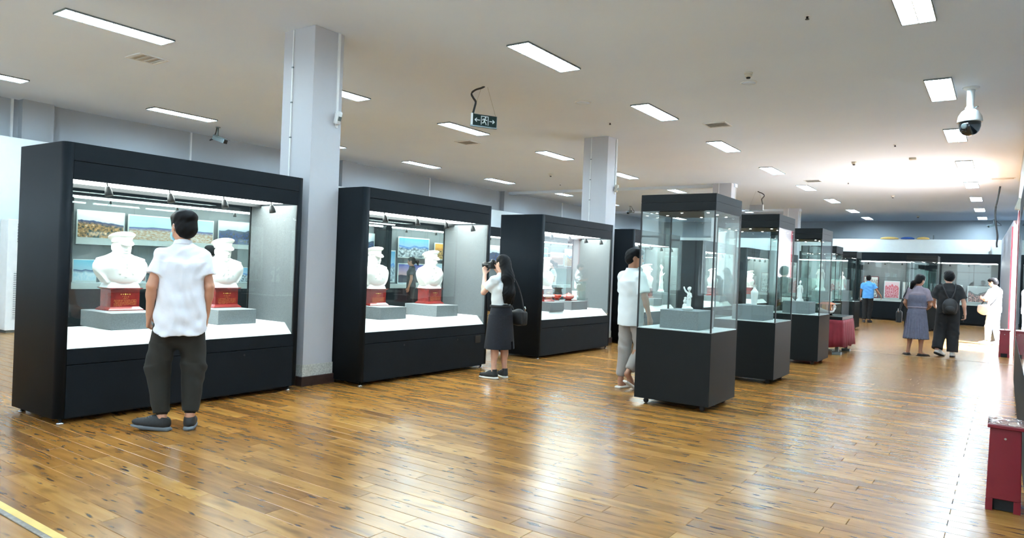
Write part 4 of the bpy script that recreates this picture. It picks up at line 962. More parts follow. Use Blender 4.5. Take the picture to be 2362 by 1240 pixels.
# ================================================================== RIGHT SIDE: WALL CASE, BINS
wall_case('long glazed wall case close along the right wall',(.15,12.62,0),-math.pi/2,8.0,(.71,.75,2.36,2.66),(.05,.10),.74,5)
for k,(y,kd) in enumerate(((6.2,'calligraphy'),(7.9,'poster'),(9.6,'calligraphy'),(11.2,'ink'))):
    board('text_board','pale exhibition text board in the right wall case','text boards in the right wall case',.8,1.2,kd,None,(.80,y,.90),-math.pi/2)
def bin_(loc,label):
    t = thing('waste_bin',label,'waste bin',loc)
    w,d,h = .165,.30,.55; f = .012
    def ring(z,e): return [(-e,-e,z),(w+e,-e,z),(w+e,d+e,z),(-e,d+e,z)]
    obj('body', MB().loft([ring(.075,f*.8),ring(h-.03,0)],False), M['redbin'], t, .004)
    for a,b in ((-.010,.028),(w-.028,w+.010)):
        for c,e in ((-.010,.03),(d-.03,d+.010)): obj('foot', MB().box(a,b,c,e,0,.075), M['redbin'], t)
    obj('lid_rim', MB().box(-.014,w+.014,-.014,d+.014,h-.03,h-.008), M['redbin'], t, .004)
    obj('base_shade', MB().box(.0,w,.012,d-.01,.004,.075), M['void'], t)  # black box added to stand in for the shade between the bin feet
    obj('lid', MB().box(-.006,w+.006,-.006,d+.006,h-.02,h-.0075), M['redbin'], t)
    obj('emblem', MB().tube([(w/2,-.002,h-.09),(w/2,-.006,h-.09)],.007,10), M['steel'], t)
    rnd = random.Random(3); nx_,ny_ = 9,13; pts = [(-.012+(w+.024)*i/(nx_-1),-.012+(d+.024)*j/(ny_-1),h-.006+(.014*rnd.random() if 0<i<nx_-1 and 0<j<ny_-1 else .004*rnd.random())) for j in range(ny_) for i in range(nx_)]
    o = obj('bin_liner', MB().add(pts,[(j*nx_+i,j*nx_+i+1,(j+1)*nx_+i+1,(j+1)*nx_+i) for j in range(ny_-1) for i in range(nx_-1)],True), M['plasticbag'], t)
    md = o.modifiers.new('film','SOLIDIFY'); md.thickness = .002
bin_((-.046,5.45,0),'slim red waste bin lined with a clear plastic bag'); bin_((-.05,17.33,0),'slim red waste bin standing near the bright doorway')
t = thing('wall_speaker','small cream speaker box high on the right wall','speaker',(.21,13.6,2.72))
obj('box', MB().boxm((-.05,0,0),(.05,.06,.09),Matrix.Rotation(.3,3,'Y')), M['cream'], t, .008); obj('bracket', MB().box(-.02,0,-.015,.015,-.02,.1), M['cream'], t); obj('grille', MB().boxm((-.099,0,-.016),(.003,.048,.07),Matrix.Rotation(.3,3,'Y')), M['beige'], t)

# ================================================================== PEOPLE
def nrm(v): v = np.array(v,float); return v/np.linalg.norm(v)
def hand(S, w, d, n, a, curl=.5, r=.0092):
    """wrist w, hand direction d, palm normal n, thumb side a"""
    w,d,n,a = np.array(w,float),nrm(d),nrm(n),nrm(a)
    for i,(off,l1,l2) in enumerate(((.027,.042,.034),(.009,.046,.038),(-.009,.043,.035),(-.026,.034,.028))):
        kn = w+d*.085+a*off
        S.cone(w+d*.012+a*off*.55,kn,.017,.0125,.010)
        c1 = curl*(.8+.12*i); p1 = kn+(d*math.cos(c1)+n*math.sin(c1))*l1; c2 = curl*(1.8+.12*i); p2 = p1+(d*math.cos(c2)+n*math.sin(c2))*l2
        S.cone(kn,p1,r+.0012,r,.004).cone(p1,p2,r,r-.0015,.003)
    b = w+d*.028+a*.026; m = b+(a*.62+d*.65+n*.30)*.042; S.cone(w+d*.012+a*.01,b,.016,.015,.010).cone(b,m,.0135,.0115,.006).cone(m,m+(d*.9+n*.35+a*.1)*.034,.0112,.0088,.003)
class Fig:
    def __init__(s, label, loc, rz, h, res, skin='skin2'):
        s.t = thing('person', label, 'person', loc, rz); s.k = h/1.72; s.res = res; s.skin = skin
        s.B = SDF()
    def head(s, yaw=0, pitch=0, tilt=0, piv=(0,-.005,1.49)):
        R = np.array(rotz(yaw))@np.array(rotx(pitch))@np.array(roty(tilt)); s.HR = R; s.hp = np.array(piv,float)
        s.H = lambda x,y,z: s.hp+R@np.array((x,y,z-1.49))
        B,H = s.B,s.H
        B.ell(H(0,.012,1.625),(.074,.092,.098),.02,R).ell(H(0,.045,1.565),(.056,.060,.062),.025,R).ell(H(0,.075,1.540),(.026,.022,.020),.015,R)
        B.cone(H(0,.098,1.622),H(0,.118,1.590),.009,.013,.010).ell(H(0,.104,1.560),(.022,.010,.007),.006,R).ell(H(0,.092,1.648),(.05,.018,.010),.012,R)
        for q in (-1,1):
            B.ell(H(q*.030,.112,1.625),(.016,.012,.010),.008,R,op='sub'); B.ell(H(q*.076,.0,1.605),(.010,.020,.030),.006,R)
        B.cone((0,-.012,1.42),H(0,.0,1.55),.056,.054,.03)
        for q in (-1,1):
            e = SDF().ell(H(q*.030,.098,1.625),(.013,.010,.008),.003,R); o = obj('eye', e.mesh('eye',.004,s.k), M['eye'], s.t)
    def torso(s, lean=(0,0), wide=1.0):
        B = s.B; s.wide = wide
        B.ell((0,0,.95),(.145*wide,.10,.11),.03).ell((0,0,1.10),(.125*wide,.085,.14),.03).ell((0,-.005,1.28),(.148*wide,.10,.165),.03).cone((-.12*wide,-.01,1.39),(.12*wide,-.01,1.39),.045,.045,.03)
    def arm(s, q, sh, el, wr, hd, pn, th, curl=.5):
        sh = np.array(sh,float)*(.86,1,1)-(0,0,.018); el = np.array(el,float)*(.92,1,1)
        B = s.B; B.cone(sh,el,.047,.038,.02).cone(el,wr,.038,.026,.015).ell(np.array(el)*.7+np.array(wr)*.3,(.036,.036,.05),.02); hand(B,wr,hd,pn,th,curl)
        s.__dict__['arm%d'%q] = (np.array(sh,float),np.array(el,float),np.array(wr,float))
    def leg(s, q, hip, kn, an, bare=True):
        s.__dict__['leg%d'%q] = (np.array(hip,float),np.array(kn,float),np.array(an,float))
        B = s.B; kn_,an_ = np.array(kn,float),np.array(an,float)
        B.cone(hip,kn,.078,.052,.03).cone(kn,an,.050,.034,.02).ell(kn_*.68+an_*.32+np.array((0,-.018,0)),(.050,.052,.10),.03)
    def foot(s, an, ang, pitch=0, kind='trainer', up='shoe', sl='sole', lift=0, bare=True):
        """ang: toe direction in plan (0 = forward +y, + = left)"""
        R = np.array(rotz(ang))@np.array(rotx(pitch)); a = np.array(an,float); base = np.array((a[0],a[1],0))+np.array((0,0,lift))
        piv = np.array((0,.13,.01)) if pitch<0 else np.array((0,-.05,.01))
        Rz = np.array(rotz(ang))
        def T(x,y,z): p = np.array((x,y+.02,z)); return base+Rz@(piv+np.array(rotx(pitch))@(p-piv))
        s.B.cone(a,T(0,-.01,.06),.034,.034,.02).cone(T(0,-.02,.045),T(0,.09,.034),.033,.022,.02).ell(T(0,.10,.030),(.034,.050,.013),.02,R)
        if kind in ('trainer','hightop'):
            U = SDF().ell(T(0,.060,.046),(.047,.146,.042),.02,R).ell(T(0,.01,.070),(.042,.092,.050),.025,R).cone(T(0,-.035,.05),T(0,-.030,.105 if kind=='trainer' else .135),.040,.039,.015,flat=False)
            hi = .108 if kind=='trainer' else .135
            zc = T(0,-.02,hi); n = R@np.array((0,-.25 if kind=='trainer' else 0,1)); n=n/np.linalg.norm(n); U.cut(n,n@zc)
            L_ = SDF().ell(T(0,.055,.014),(.046,.160,.020),.005,R).box(T(0,.03,.014),(.038,.110,.016),.014,.02,R)
            sh = obj('shoe', U.mesh('shoe',.0075,s.k), M[up], s.t); obj('sole', L_.mesh('sole',.0075,s.k), M[sl], sh)
            lc = SDF()
            for k in range(4): lc.cone(T(-.022,.062+.018*k,.104-.009*k),T(.022,.062+.018*k,.104-.009*k),.004,.004,.002)
            obj('laces', lc.mesh('laces',.004,s.k), M[sl if up!='white' else 'sole'], sh)
        elif kind == 'slide':
            L_ = SDF().box(T(0,.055,.013),(.046,.142,.015),.014,.005,R); sh = obj('sandal', L_.mesh('sandal',.0075,s.k), M[sl], s.t)
            U = SDF().ell(T(0,.10,.035),(.050,.05,.034),.01,R); obj('strap', U.mesh('strap',.0075,s.k), M[up], sh)
        elif kind == 'flat':
            U = SDF().ell(T(0,.055,.028),(.042,.140,.030),.02,R).ell(T(0,-.04,.03),(.036,.05,.036),.02,R); n = R@np.array((0,.08,1)); n=n/np.linalg.norm(n); U.cut(n,n@T(0,.02,.045))
            sh = obj('shoe', U.mesh('shoe',.008,s.k), M[up], s.t); L_ = SDF().box(T(0,.05,.007),(.041,.142,.008),.006,.004,R); obj('sole', L_.mesh('sole',.008,s.k), M[sl], sh)
    def body(s): obj('body', s.B.mesh('body',s.res,s.k), M[s.skin], s.t)
    def top(s, m, hem=.92, hr=.185, sl=.62, slr=.074, depth=1.42, neck=1.487, wr=.0035, yoke=None, tailback=0, collar=False, name='shirt', fold=0):
        w = s.wide; S = SDF()
        S.cone((0,-.002,hem),(0,-.002,1.32),hr,.182*w,.03,flat=True,sq=(1,depth,1)).ell((0,-.005,1.27),(.176*w,.126,.19),.04).cone((0,-.012,1.43),(-.150*w,-.012,1.388),.056,.054,.03).cone((0,-.012,1.43),(.150*w,-.012,1.388),.056,.054,.03)
        S.cone((0,-.012,1.40),(0,-.008,1.52),.085,.066,.03)
        for q in (-1,1):
            a = s.__dict__.get('arm%d'%q)
            if a is None: continue
            sh,el,wr_ = a; e = sh+(el-sh)*sl; d = nrm(el-sh); S.cone(sh+d*.01,e,slr*.86,slr,.03,flat=True).ell(sh,(slr*.84,)*3,.03)
        ph = random.random()*9
        S.func(lambda P: wr*(np.sin(31*P[...,0]+23*P[...,2]+4*np.sin(9*P[...,2]+ph)+ph)+.7*np.sin(47*P[...,2]-38*P[...,0]+3*np.sin(13*P[...,0]))))
        if fold: fz = S.nz; S.func(lambda P: fz(P)+fold*(np.sin(26*P[...,0]-17*P[...,2]+5*np.sin(6*P[...,2]+2*P[...,0]))**3)-(.004*np.exp(-(P[...,0]/.014)**2)*(P[...,1]<0)*(P[...,2]<1.33)+.0018*np.exp(-((P[...,2]-1.335)/.005)**2)*(P[...,1]<0)))
        S.cut((0,0,1),neck)
        if tailback: S.cut(nrm((0,tailback,-1)),float(nrm((0,tailback,-1))@np.array((0,0,hem+.05))))
        o = obj(name, S.mesh(name,s.res,s.k), M[m], s.t)
        if collar:
            Cc = SDF().cone((0,-.012,1.462),(0,-.004,1.505),.076,.064,.01,flat=True).cone((0,-.01,1.44),(0,-.002,1.53),.058,.052,.01,op='sub'); obj('collar', Cc.mesh('collar',min(s.res,.008),s.k), M[m], o)
        return o
    def trousers(s, m, r0=.100, r1=.082, r2=.064, f=.93, top=1.02, hipr=.168, cuff=None, wrk=.003, crotch=0):
        S = SDF(); S.ell((0,0,.955),(hipr,.122,.12),.03).cone((0,0,.92),(0,0,top),.155,.148,.03,flat=True,sq=(1,1.35,1))
        for q in (-1,1):
            h,kn,an = s.__dict__['leg%d'%q]; e = kn+(an-kn)*f
            S.cone(h,kn,r0,r1,.03).cone(kn,e,r1,r2,.03,flat=True)
            if cuff: S.cone(e-(an-kn)*.08,e+(an-kn)*.04,cuff,cuff*.92,.006,flat=True)
        if crotch: S.cone((0,0,.88),(0,0,.72),.10,crotch,.04)
        S.func(lambda P: wrk*np.sin(34*P[...,2]+26*P[...,0]+19*P[...,1]+3*np.sin(11*P[...,2]+7*P[...,0]))*(P[...,2]<.7))
        return obj('trousers', S.mesh('trousers',s.res,s.k), M[m], s.t)
    def skirt(s, m, z0=.46, r1=.25, waist=1.04, rw=.138, depth=1.25, pleat=.0, n=18, slit=None, name='skirt'):
        S = SDF(); S.cone((0,0,z0),(0,0,.90),r1,.185,.03,flat=True,sq=(1,depth,1)).ell((0,-.015,.93),(.175,.125,.13),.03).cone((0,0,.93),(0,0,waist),.160,rw,.03,flat=True,sq=(1,depth,1))
        if pleat: S.func(lambda P: pleat*np.sin(n*np.arctan2(P[...,1],P[...,0])+2*P[...,2])*np.clip((1.0-P[...,2])/.4,0,1))
        if slit: S.box(slit[0],slit[1],.004,.003,op='sub')
        return obj(name, S.mesh(name,s.res,s.k), M[m], s.t)
    def hair(s, kind='short', extra=None):
        H,R = s.H,s.HR; S = SDF()
        S.ell(H(0,-.008,1.645),(.088,.104,.092),.02,R).ell(H(0,-.040,1.600),(.080,.070,.080),.02,R)
        if kind=='short': S.ell(H(0,.03,1.690),(.078,.085,.052),.02,R)
        if kind=='bob': S.ell(H(0,-.01,1.60),(.095,.095,.085),.03,R).ell(H(0,.02,1.69),(.08,.085,.05),.02,R)
        if kind in ('long','pony'): S.ell(H(0,.0,1.675),(.084,.098,.068),.02,R)
        S.ell(H(0,.120,1.585),(.066,.075,.088),.012,R,op='sub')
        if kind!='bob':
            for q in (-1,1): S.ell(H(q*.085,.015,1.600),(.022,.034,.042),.01,R,op='sub')
        if extra: extra(S,H,R)
        S.func(lambda P: .0014*np.sin(110*P[...,0]+9*np.sin(14*P[...,2]+8*P[...,1]))+.0010*np.sin(95*P[...,1]+14*P[...,0]))
        return obj('hair', S.mesh('hair',min(s.res,.008),s.k), M['hair'], s.t)
    def part(s, name, S, m, res=None, parent=None): return obj(name, S.mesh(name,res or s.res,s.k), M[m] if isinstance(m,str) else m, parent or s.t)

# --- man in the white shirt, back turned, head to the left
f = Fig('man in white short-sleeved shirt and olive trousers, blue mask, seen from behind',(-5.49,3.16,0),math.radians(60),1.755,.0075,'skin')
f.torso(wide=.93); f.head(yaw=math.radians(30),pitch=-.06,tilt=0)
f.arm(-1,(-.168,-.01,1.40),(-.228,-.045,1.14),(-.222,.03,.905),(-.03,.25,-.95),(.9,.2,.1),(.2,.9,.3),.75)
f.arm(1,(.168,-.01,1.40),(.222,-.03,1.14),(.19,.04,.905),(-.05,.25,-.95),(-.9,.2,.1),(-.2,.9,.3),.7)
f.leg(-1,(-.078,0,.91),(-.150,.03,.50),(-.105,-.03,.10)); f.leg(1,(.078,0,.91),(.112,.03,.50),(.095,-.03,.10))
f.foot((-.105,-.03,.10),math.radians(74),.10,'trainer','shoe','sole'); f.foot((.095,-.03,.10),math.radians(-8),0,'trainer','shoe','sole')
f.body(); f.top('shirt',hem=.755,hr=.200,sl=.64,slr=.072,depth=1.28,wr=.0025,tailback=.45,collar=True,fold=.006)
f.trousers('olive',.100,.094,.062,.90,1.02,.148,cuff=.046,crotch=.075); f.hair('short',lambda S,H,R: S.ell(H(0,-.03,1.685),(.094,.098,.062),.02,R).ell(H(0,-.055,1.60),(.082,.062,.085),.02,R))
H,R = f.H,f.HR
mk = SDF().ell(H(0,.070,1.548),(.060,.058,.056),.01,R).cut(-(R@np.array((0,1,0))),-float((R@np.array((0,1,0)))@H(0,.06,1.55)))
mo = f.part('face_mask',mk,'mask',.006)
for q in (-1,1): f.part('ear_loop',SDF().cone(H(q*.057,.075,1.575),H(q*.080,.005,1.635),.0025,.0025,.001).cone(H(q*.080,.005,1.635),H(q*.083,-.018,1.60),.0025,.0025,.001).cone(H(q*.083,-.018,1.60),H(q*.055,.070,1.530),.0025,.0025,.001),'whitem',.003,mo)

# --- woman photographing
f = Fig('woman in white tee and long dark denim skirt holding a camera to her eye',(-5.26,7.30,0),math.radians(82),1.56,.0085,'skin2')
f.torso(wide=.92); f.head(pitch=.0)
f.arm(-1,(-.165,-.01,1.40),(-.20,.17,1.20),(-.045,.30,1.46),(.25,.35,.9),(.6,-.6,.2),(.5,-.3,-.1),.9)
f.arm(1,(.165,-.01,1.40),(.26,.13,1.26),(.085,.17,1.50),(-.3,.6,.7),(-.8,-.2,.1),(-.3,-.6,.5),1.0)
f.leg(-1,(-.08,0,.90),(-.085,.02,.49),(-.095,0,.09)); f.leg(1,(.08,0,.90),(.085,.0,.49),(.105,-.02,.09))
f.foot((-.095,0,.09),math.radians(18),0,'hightop','shoe','solew'); f.foot((.105,-.02,.09),math.radians(-22),0,'hightop','shoe','solew')
f.body(); f.top('tee',hem=1.0,hr=.156,sl=.66,slr=.084,depth=1.4,name='tee_shirt',fold=.003)
f.skirt('denim',.42,.235,1.05,.142,1.2,slit=((.07,-.24,.43),(.022,.12,.10)))
f.part('belt',SDF().cone((0,0,.998),(0,0,1.034),.171,.166,.005,flat=True,sq=(1,1.18,1)),'black')
f.hair('long',lambda S,H,R: S.cone(H(0,-.06,1.60),(.0,-.115,1.42),.088,.095,.03,sq=(1,1.3,1)).cone((0,-.115,1.42),(.01,-.135,1.20),.095,.10,.04,sq=(1,1.5,1)).cone((.01,-.135,1.20),(.02,-.13,1.10),.095,.05,.04,sq=(1,1.5,1)).cone((.07,-.12,1.3),(.085,-.13,1.06),.04,.02,.03).cone((-.05,-.13,1.25),(-.06,-.13,1.08),.04,.02,.03))
# bag on her right hip
bg_ = SDF().ell((.27,-.10,.86),(.085,.135,.12),.03).box((.27,-.10,.85),(.06,.13,.10),.03,.02); bo = f.part('shoulder_bag',bg_,'leather',.01)
st = MB().tube([Vector(p)*f.k for p in catmull([(.27,-.20,.93),(.255,-.17,1.10),(.20,-.135,1.30),(.12,-.06,1.475),(.13,.06,1.43),(.22,.08,1.15),(.27,.0,.95)],5)],.009,6); obj('bag_strap',st,M['leather'],bo)
obj('bag_buckle',MB().tube([Vector(p)*f.k for p in ((.27,-.215,.95),(.272,-.222,.99),(.268,-.21,1.02))],.008,6),M['steel'],bo)
# her camera
Rw = Matrix.Rotation(math.radians(82),3,'Z'); cp = Vector((-5.26,7.30,0))+Rw@(Vector((.015,.205,1.585))*f.k)
t = thing('photo_camera','black single lens camera raised in front of the woman','camera',cp,math.radians(82))
cb = SDF().box((0,0,0),(.066,.030,.045),.012,.008).ell((0,.0,.052),(.032,.034,.030),.01).box((.052,.018,-.003),(.02,.028,.044),.012,.008); obj('camera_body',cb.mesh('camera_body',.006),M['blackm'],t)
ln = obj('lens',MB().lathe([(.033,0),(.036,.01),(.036,.055),(.039,.06),(.039,.105),(.042,.112),(.042,.135),(.034,.136),(.030,.12)],22),M['blackm'],t); ln.location=(0,.028,0); ln.rotation_euler=(-math.pi/2,0,0)
obj('lens_glass',MB().disc((0,0,.121),.030,18),M['domeglass'],ln); obj('eyecup',MB().box(-.018,.018,-.048,-.03,.028,.052),M['rubber'],t,.004)

# --- man in white tee beside the first tall vitrine
f = Fig('man in plain white tee and grey cropped trousers beside the first tall vitrine',(-3.72,7.88,0),math.radians(-22),1.70,.0085,'skin3')
f.torso(); f.head(yaw=math.radians(-38),pitch=-.12)
f.arm(-1,(-.18,-.01,1.40),(-.22,.05,1.14),(-.16,.22,1.02),(.3,.9,.1),(.8,-.2,-.2),(.1,.2,1),.6)
f.arm(1,(.18,-.01,1.40),(.255,.0,1.13),(.26,.06,.90),(0,.2,-1),(-1,.1,0),(0,1,.1),.6)
f.leg(-1,(-.085,0,.90),(-.085,.0,.49),(-.075,-.06,.09)); f.leg(1,(.085,0,.90),(.10,.10,.50),(.085,-.10,.20))
f.foot((-.075,-.06,.09),math.radians(12),0,'slide','whitem','solew'); f.foot((.085,-.10,.20),math.radians(-8),-.55,'slide','whitem','solew',.0)
f.body(); f.top('tee',hem=.78,hr=.186,sl=.78,slr=.078,depth=1.38,wr=.0015,name='tee_shirt',fold=.0)
f.trousers('khaki',.088,.084,.066,.82,1.0,.146,cuff=.064); f.hair('short')

# --- man in blue polo at the far wall
f = Fig('man in light blue polo and black trousers facing the far wall case',(-3.86,27.05,0),math.radians(12),1.63,.012,'skin3')
f.torso(); f.head(yaw=math.radians(-6),pitch=-.1)
f.arm(-1,(-.19,-.01,1.40),(-.27,.0,1.14),(-.26,.06,.90),(0,.15,-1),(1,.1,0),(0,1,.1),.6)
f.arm(1,(.19,-.01,1.40),(.31,-.02,1.17),(.42,.06,.99),(.35,.3,-.9),(-.8,.1,-.3),(0,1,.1),.5)
f.leg(-1,(-.085,0,.90),(-.10,.0,.49),(-.10,-.03,.09)); f.leg(1,(.085,0,.90),(.08,.03,.49),(.05,-.01,.09))
f.foot((-.10,-.03,.09),.1,0,'trainer','shoe','shoe'); f.foot((.05,-.01,.09),-.6,0,'trainer','shoe','shoe')
f.body(); f.top('blue',hem=.88,hr=.195,sl=.65,slr=.082,collar=True,name='polo_shirt'); f.trousers('black'); f.hair('short')

# --- woman in grey dress
f = Fig('woman in slate grey dress with black shoulder bag and low ponytail',(-1.40,15.98,0),math.radians(4),1.585,.0095,'skin3')
f.torso(wide=1.0); f.head(yaw=math.radians(-38),pitch=-.16,tilt=.20)
f.arm(-1,(-.18,-.01,1.39),(-.245,.0,1.12),(-.17,.16,1.0),(.5,.8,-.1),(.6,-.3,-.5),(.2,.5,.8),.7)
f.arm(1,(.18,-.01,1.39),(.265,-.02,1.09),(.19,.17,1.0),(-.4,.85,.1),(-.6,-.3,-.4),(-.2,.5,.8),.7)
f.leg(-1,(-.085,0,.88),(-.10,.02,.48),(-.135,0,.085)); f.leg(1,(.085,0,.88),(.10,.0,.48),(.095,-.03,.085))
f.foot((-.135,0,.085),math.radians(20),0,'flat','leather','black'); f.foot((.095,-.03,.085),math.radians(-48),0,'flat','leather','black')
f.body(); o = f.top('yoke',hem=1.0,hr=.178,sl=.72,slr=.078,depth=1.38,wr=.002,name='dress_yoke')
f.part('dress_bodice',SDF().cone((0,-.002,1.0),(0,-.002,1.29),.182,.198,.02,flat=True,sq=(1,1.40,1)).ell((0,-.004,1.22),(.196,.140,.15),.03).cut((0,0,1),1.30),'greydress')
f.skirt('greydress',.36,.245,1.06,.166,1.25,pleat=.008,n=22,name='dress_skirt'); f.part('belt',SDF().cone((0,0,1.02),(0,0,1.045),.187,.185,.004,flat=True,sq=(1,1.30,1)),'yoke')
f.hair('pony',lambda S,H,R: S.cone(H(0,-.09,1.585),H(-.02,-.125,1.52),.035,.050,.02).cone(H(-.02,-.125,1.52),H(-.05,-.10,1.40),.050,.028,.02))
f.part('earring',SDF().ell(f.H(.082,.0,1.578),(.005,.005,.008),.002),'steel',.004)
bo = f.part('shoulder_bag',SDF().box((-.33,-.03,.80),(.055,.11,.12),.03,.02).box((-.33,-.03,.86),(.04,.09,.08),.03,.04),'leather',.01)
obj('bag_strap',MB().tube([Vector(p)*f.k for p in catmull([(-.33,-.10,.92),(-.285,-.09,1.15),(-.215,-.07,1.36),(-.18,-.0,1.462),(-.20,.07,1.34),(-.28,.07,1.1),(-.33,.05,.92)],5)],.013,6),M['leather'],bo)
obj('bag_charm',MB().tube([Vector(p)*f.k for p in ((-.345,-.12,.98),(-.35,-.14,.94),(-.34,-.135,.90))],.012,6),M['steel'],bo)

# --- person in black with backpack
f = Fig('person in black with short hair, black backpack and white shoes, holding a phone',(-.90,16.33,0),math.radians(4),1.675,.0095,'skin2')
f.torso(wide=1.04); f.head(yaw=math.radians(30),pitch=-.02)
f.arm(-1,(-.19,-.01,1.40),(-.275,.03,1.13),(-.23,.20,1.0),(.3,.9,-.2),(.7,-.2,-.5),(.2,.4,.9),.6)
f.arm(1,(.19,-.01,1.40),(.285,-.03,1.12),(.295,.05,.875),(.03,.2,-.97),(-.9,.3,.1),(-.2,.9,.2),.7)
f.leg(-1,(-.09,0,.90),(-.12,.05,.49),(-.165,-.08,.14)); f.leg(1,(.09,0,.90),(.10,.02,.49),(.10,-.02,.09))
f.foot((-.165,-.08,.14),math.radians(-40),-.30,'trainer','solew','black'); f.foot((.10,-.02,.09),math.radians(-6),0,'trainer','solew','shoe')
f.body(); f.top('black',hem=.86,hr=.205,sl=.80,slr=.090,depth=1.4,wr=.002,name='tee_shirt'); f.trousers('black',.118,.110,.100,.97,1.0,.182); f.hair('bob')
bo = f.part('backpack',SDF().ell((.03,-.195,1.02),(.135,.075,.165),.03).box((.03,-.185,.98),(.115,.065,.12),.05,.03),'leather',.01)
f.part('front_pocket',SDF().ell((.03,-.255,.97),(.085,.030,.075),.02),'leather',.01,bo)
for q in (-1,1): obj('shoulder_strap',MB().tube([Vector(p)*f.k for p in catmull([(.03+q*.02,-.20,1.16),(.02+q*.09,-.165,1.33),(q*.12,-.075,1.475),(q*.125,.06,1.43),(q*.15,.13,1.2),(q*.15,.06,.95),(.03+q*.11,-.16,.90)],4)],.011,6),M['leather'],bo)
gl = f.part('glasses',SDF().cone(f.H(-.055,.112,1.628),f.H(.055,.112,1.628),.003,.003,.001).cone(f.H(-.055,.112,1.628),f.H(-.084,.0,1.625),.003,.003,.001).cone(f.H(.055,.112,1.628),f.H(.084,.0,1.625),.003,.003,.001).cone(f.H(-.055,.114,1.612),f.H(-.012,.116,1.604),.003,.003,.001).cone(f.H(.055,.114,1.612),f.H(.012,.116,1.604),.003,.003,.001),'blackm',.004)
ph = thing('phone','black phone held in the hand of the person in black','phone',Vector((-.90,16.33,0))+Matrix.Rotation(math.radians(4),3,'Z')@(Vector((.270,.085,.795))*f.k),math.radians(4))
obj('case',MB().boxm((0,0,0),(.006,.038,.078),Matrix.Rotation(.35,3,'X')),M['rubber'],ph,.004); obj('screen',MB().boxm((-.0065,0,0),(.0008,.034,.072),Matrix.Rotation(.35,3,'X')),M['domeglass'],ph)

# --- person in white by the doorway
f = Fig('person in white shirt and pale jeans with taupe shoulder bag in the doorway light',(-.19,20.65,0),math.radians(58),1.62,.011,'skin2')
f.torso(); f.head(yaw=.15,pitch=-.35)
f.arm(-1,(-.185,-.01,1.40),(-.24,.08,1.15),(-.12,.25,1.18),(.5,.7,.3),(.5,-.6,-.3),(.2,.3,.9),.8)
f.arm(1,(.185,-.01,1.40),(.25,.06,1.14),(.12,.25,1.16),(-.4,.8,.3),(-.5,-.6,-.3),(-.2,.3,.9),.8)
f.leg(-1,(-.085,0,.90),(-.10,.06,.49),(-.115,.06,.09)); f.leg(1,(.085,0,.90),(.09,.0,.49),(.09,-.08,.09))
f.foot((-.115,.06,.09),.15,0,'trainer','whitem','solew'); f.foot((.09,-.08,.09),-.1,0,'trainer','whitem','solew')
f.body(); f.top('shirt',hem=.84,hr=.205,sl=.95,slr=.082,wr=.003,collar=True); f.trousers('jeans'); f.hair('short')
bo = f.part('shoulder_bag',SDF().ell((-.23,.10,.90),(.07,.17,.14),.03).box((-.23,.10,.92),(.05,.16,.10),.04,.03),'tan_bag',.012)
obj('bag_strap',MB().tube([Vector(p)*f.k for p in catmull([(-.23,-.03,1.0),(-.12,-.13,1.2),(.06,-.10,1.42),(.10,-.02,1.475),(.05,.11,1.36),(-.12,.16,1.15),(-.23,.20,1.0)],5)],.014,6),M['leather'],bo)

# --- visitors on the far side of the long cases
f = Fig('woman in dark clothes with tied back hair in front of the sunset print',(-12.35,13.20,0),math.radians(128),1.57,.012,'skin3')
f.torso(wide=.95); f.head(pitch=-.1)
f.arm(-1,(-.17,-.01,1.39),(-.235,-.02,1.12),(-.22,.05,.89),(0,.2,-1),(1,.1,0),(0,1,.1),.6); f.arm(1,(.17,-.01,1.39),(.235,-.02,1.12),(.22,.05,.89),(0,.2,-1),(-1,.1,0),(0,1,.1),.6)
f.leg(-1,(-.08,0,.90),(-.08,.02,.49),(-.08,0,.09)); f.leg(1,(.08,0,.90),(.08,.0,.49),(.08,-.02,.09)); f.foot((-.08,0,.09),.1,0,'trainer','shoe','sole'); f.foot((.08,-.02,.09),-.1,0,'trainer','shoe','sole')
f.body(); f.top('tealtop',hem=.86,hr=.185,sl=.55,slr=.072,name='blouse'); f.trousers('black')
f.hair('pony',lambda S,H,R: S.cone(H(0,-.09,1.62),H(0,-.16,1.60),.035,.045,.02).cone(H(0,-.16,1.60),H(0,-.17,1.50),.045,.02,.02))
f = Fig('woman in pale top with dark collar reading behind the third long case',(-11.0,17.80,0),math.radians(140),1.66,.012,'skin2')
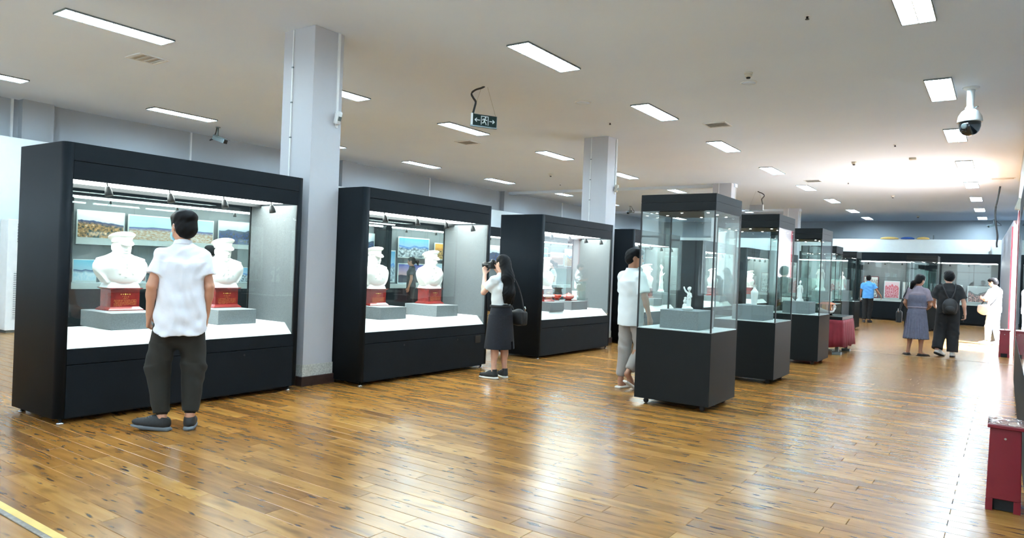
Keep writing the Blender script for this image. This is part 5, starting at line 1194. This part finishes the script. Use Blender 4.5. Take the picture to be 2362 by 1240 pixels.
f.torso(wide=.95); f.head(pitch=-.35)
f.arm(-1,(-.17,-.01,1.39),(-.235,.02,1.12),(-.15,.20,1.02),(.3,.8,-.2),(.6,-.2,-.5),(.2,.4,.9),.6); f.arm(1,(.17,-.01,1.39),(.24,.0,1.12),(.23,.07,.89),(0,.2,-1),(-1,.1,0),(0,1,.1),.6)
f.leg(-1,(-.08,0,.90),(-.08,.02,.49),(-.08,0,.09)); f.leg(1,(.08,0,.90),(.08,.0,.49),(.08,-.02,.09)); f.foot((-.08,0,.09),.1,0,'flat','leather','black'); f.foot((.08,-.02,.09),-.1,0,'flat','leather','black')
f.body(); o = f.top('tee',hem=.98,hr=.178,sl=.5,slr=.072,name='blouse'); f.part('collar',SDF().cone((0,-.012,1.40),(0,-.006,1.495),.11,.068,.01,flat=True),'black',.01,o); f.skirt('black',.50,.22,1.04,.145)
f.hair('pony',lambda S,H,R: S.cone(H(0,-.09,1.62),H(0,-.15,1.58),.035,.045,.02).cone(H(0,-.15,1.58),H(0,-.15,1.48),.045,.02,.02))
f = Fig('man in grey blue shirt reading the prints behind the nearest long case',(-12.3,7.63,0),math.radians(95),1.60,.013,'skin3')
f.torso(); f.head(yaw=.3,pitch=-.1)
f.arm(-1,(-.19,-.01,1.40),(-.27,.0,1.14),(-.26,.06,.90),(0,.15,-1),(1,.1,0),(0,1,.1),.6); f.arm(1,(.19,-.01,1.40),(.34,-.05,1.22),(.22,.10,1.10),(-.5,.6,-.3),(-.5,-.5,-.3),(0,.5,.8),.6)
f.leg(-1,(-.085,0,.90),(-.09,.0,.49),(-.09,-.03,.09)); f.leg(1,(.085,0,.90),(.085,.03,.49),(.085,-.01,.09)); f.foot((-.09,-.03,.09),.1,0,'trainer','shoe','sole'); f.foot((.085,-.01,.09),-.1,0,'trainer','shoe','sole')
M['bluegrey'] = mat('blue grey cotton',(.14,.20,.24),.9); f.body(); f.top('bluegrey',hem=.88,hr=.195,sl=.65,slr=.08,collar=True); f.trousers('black'); f.hair('short')
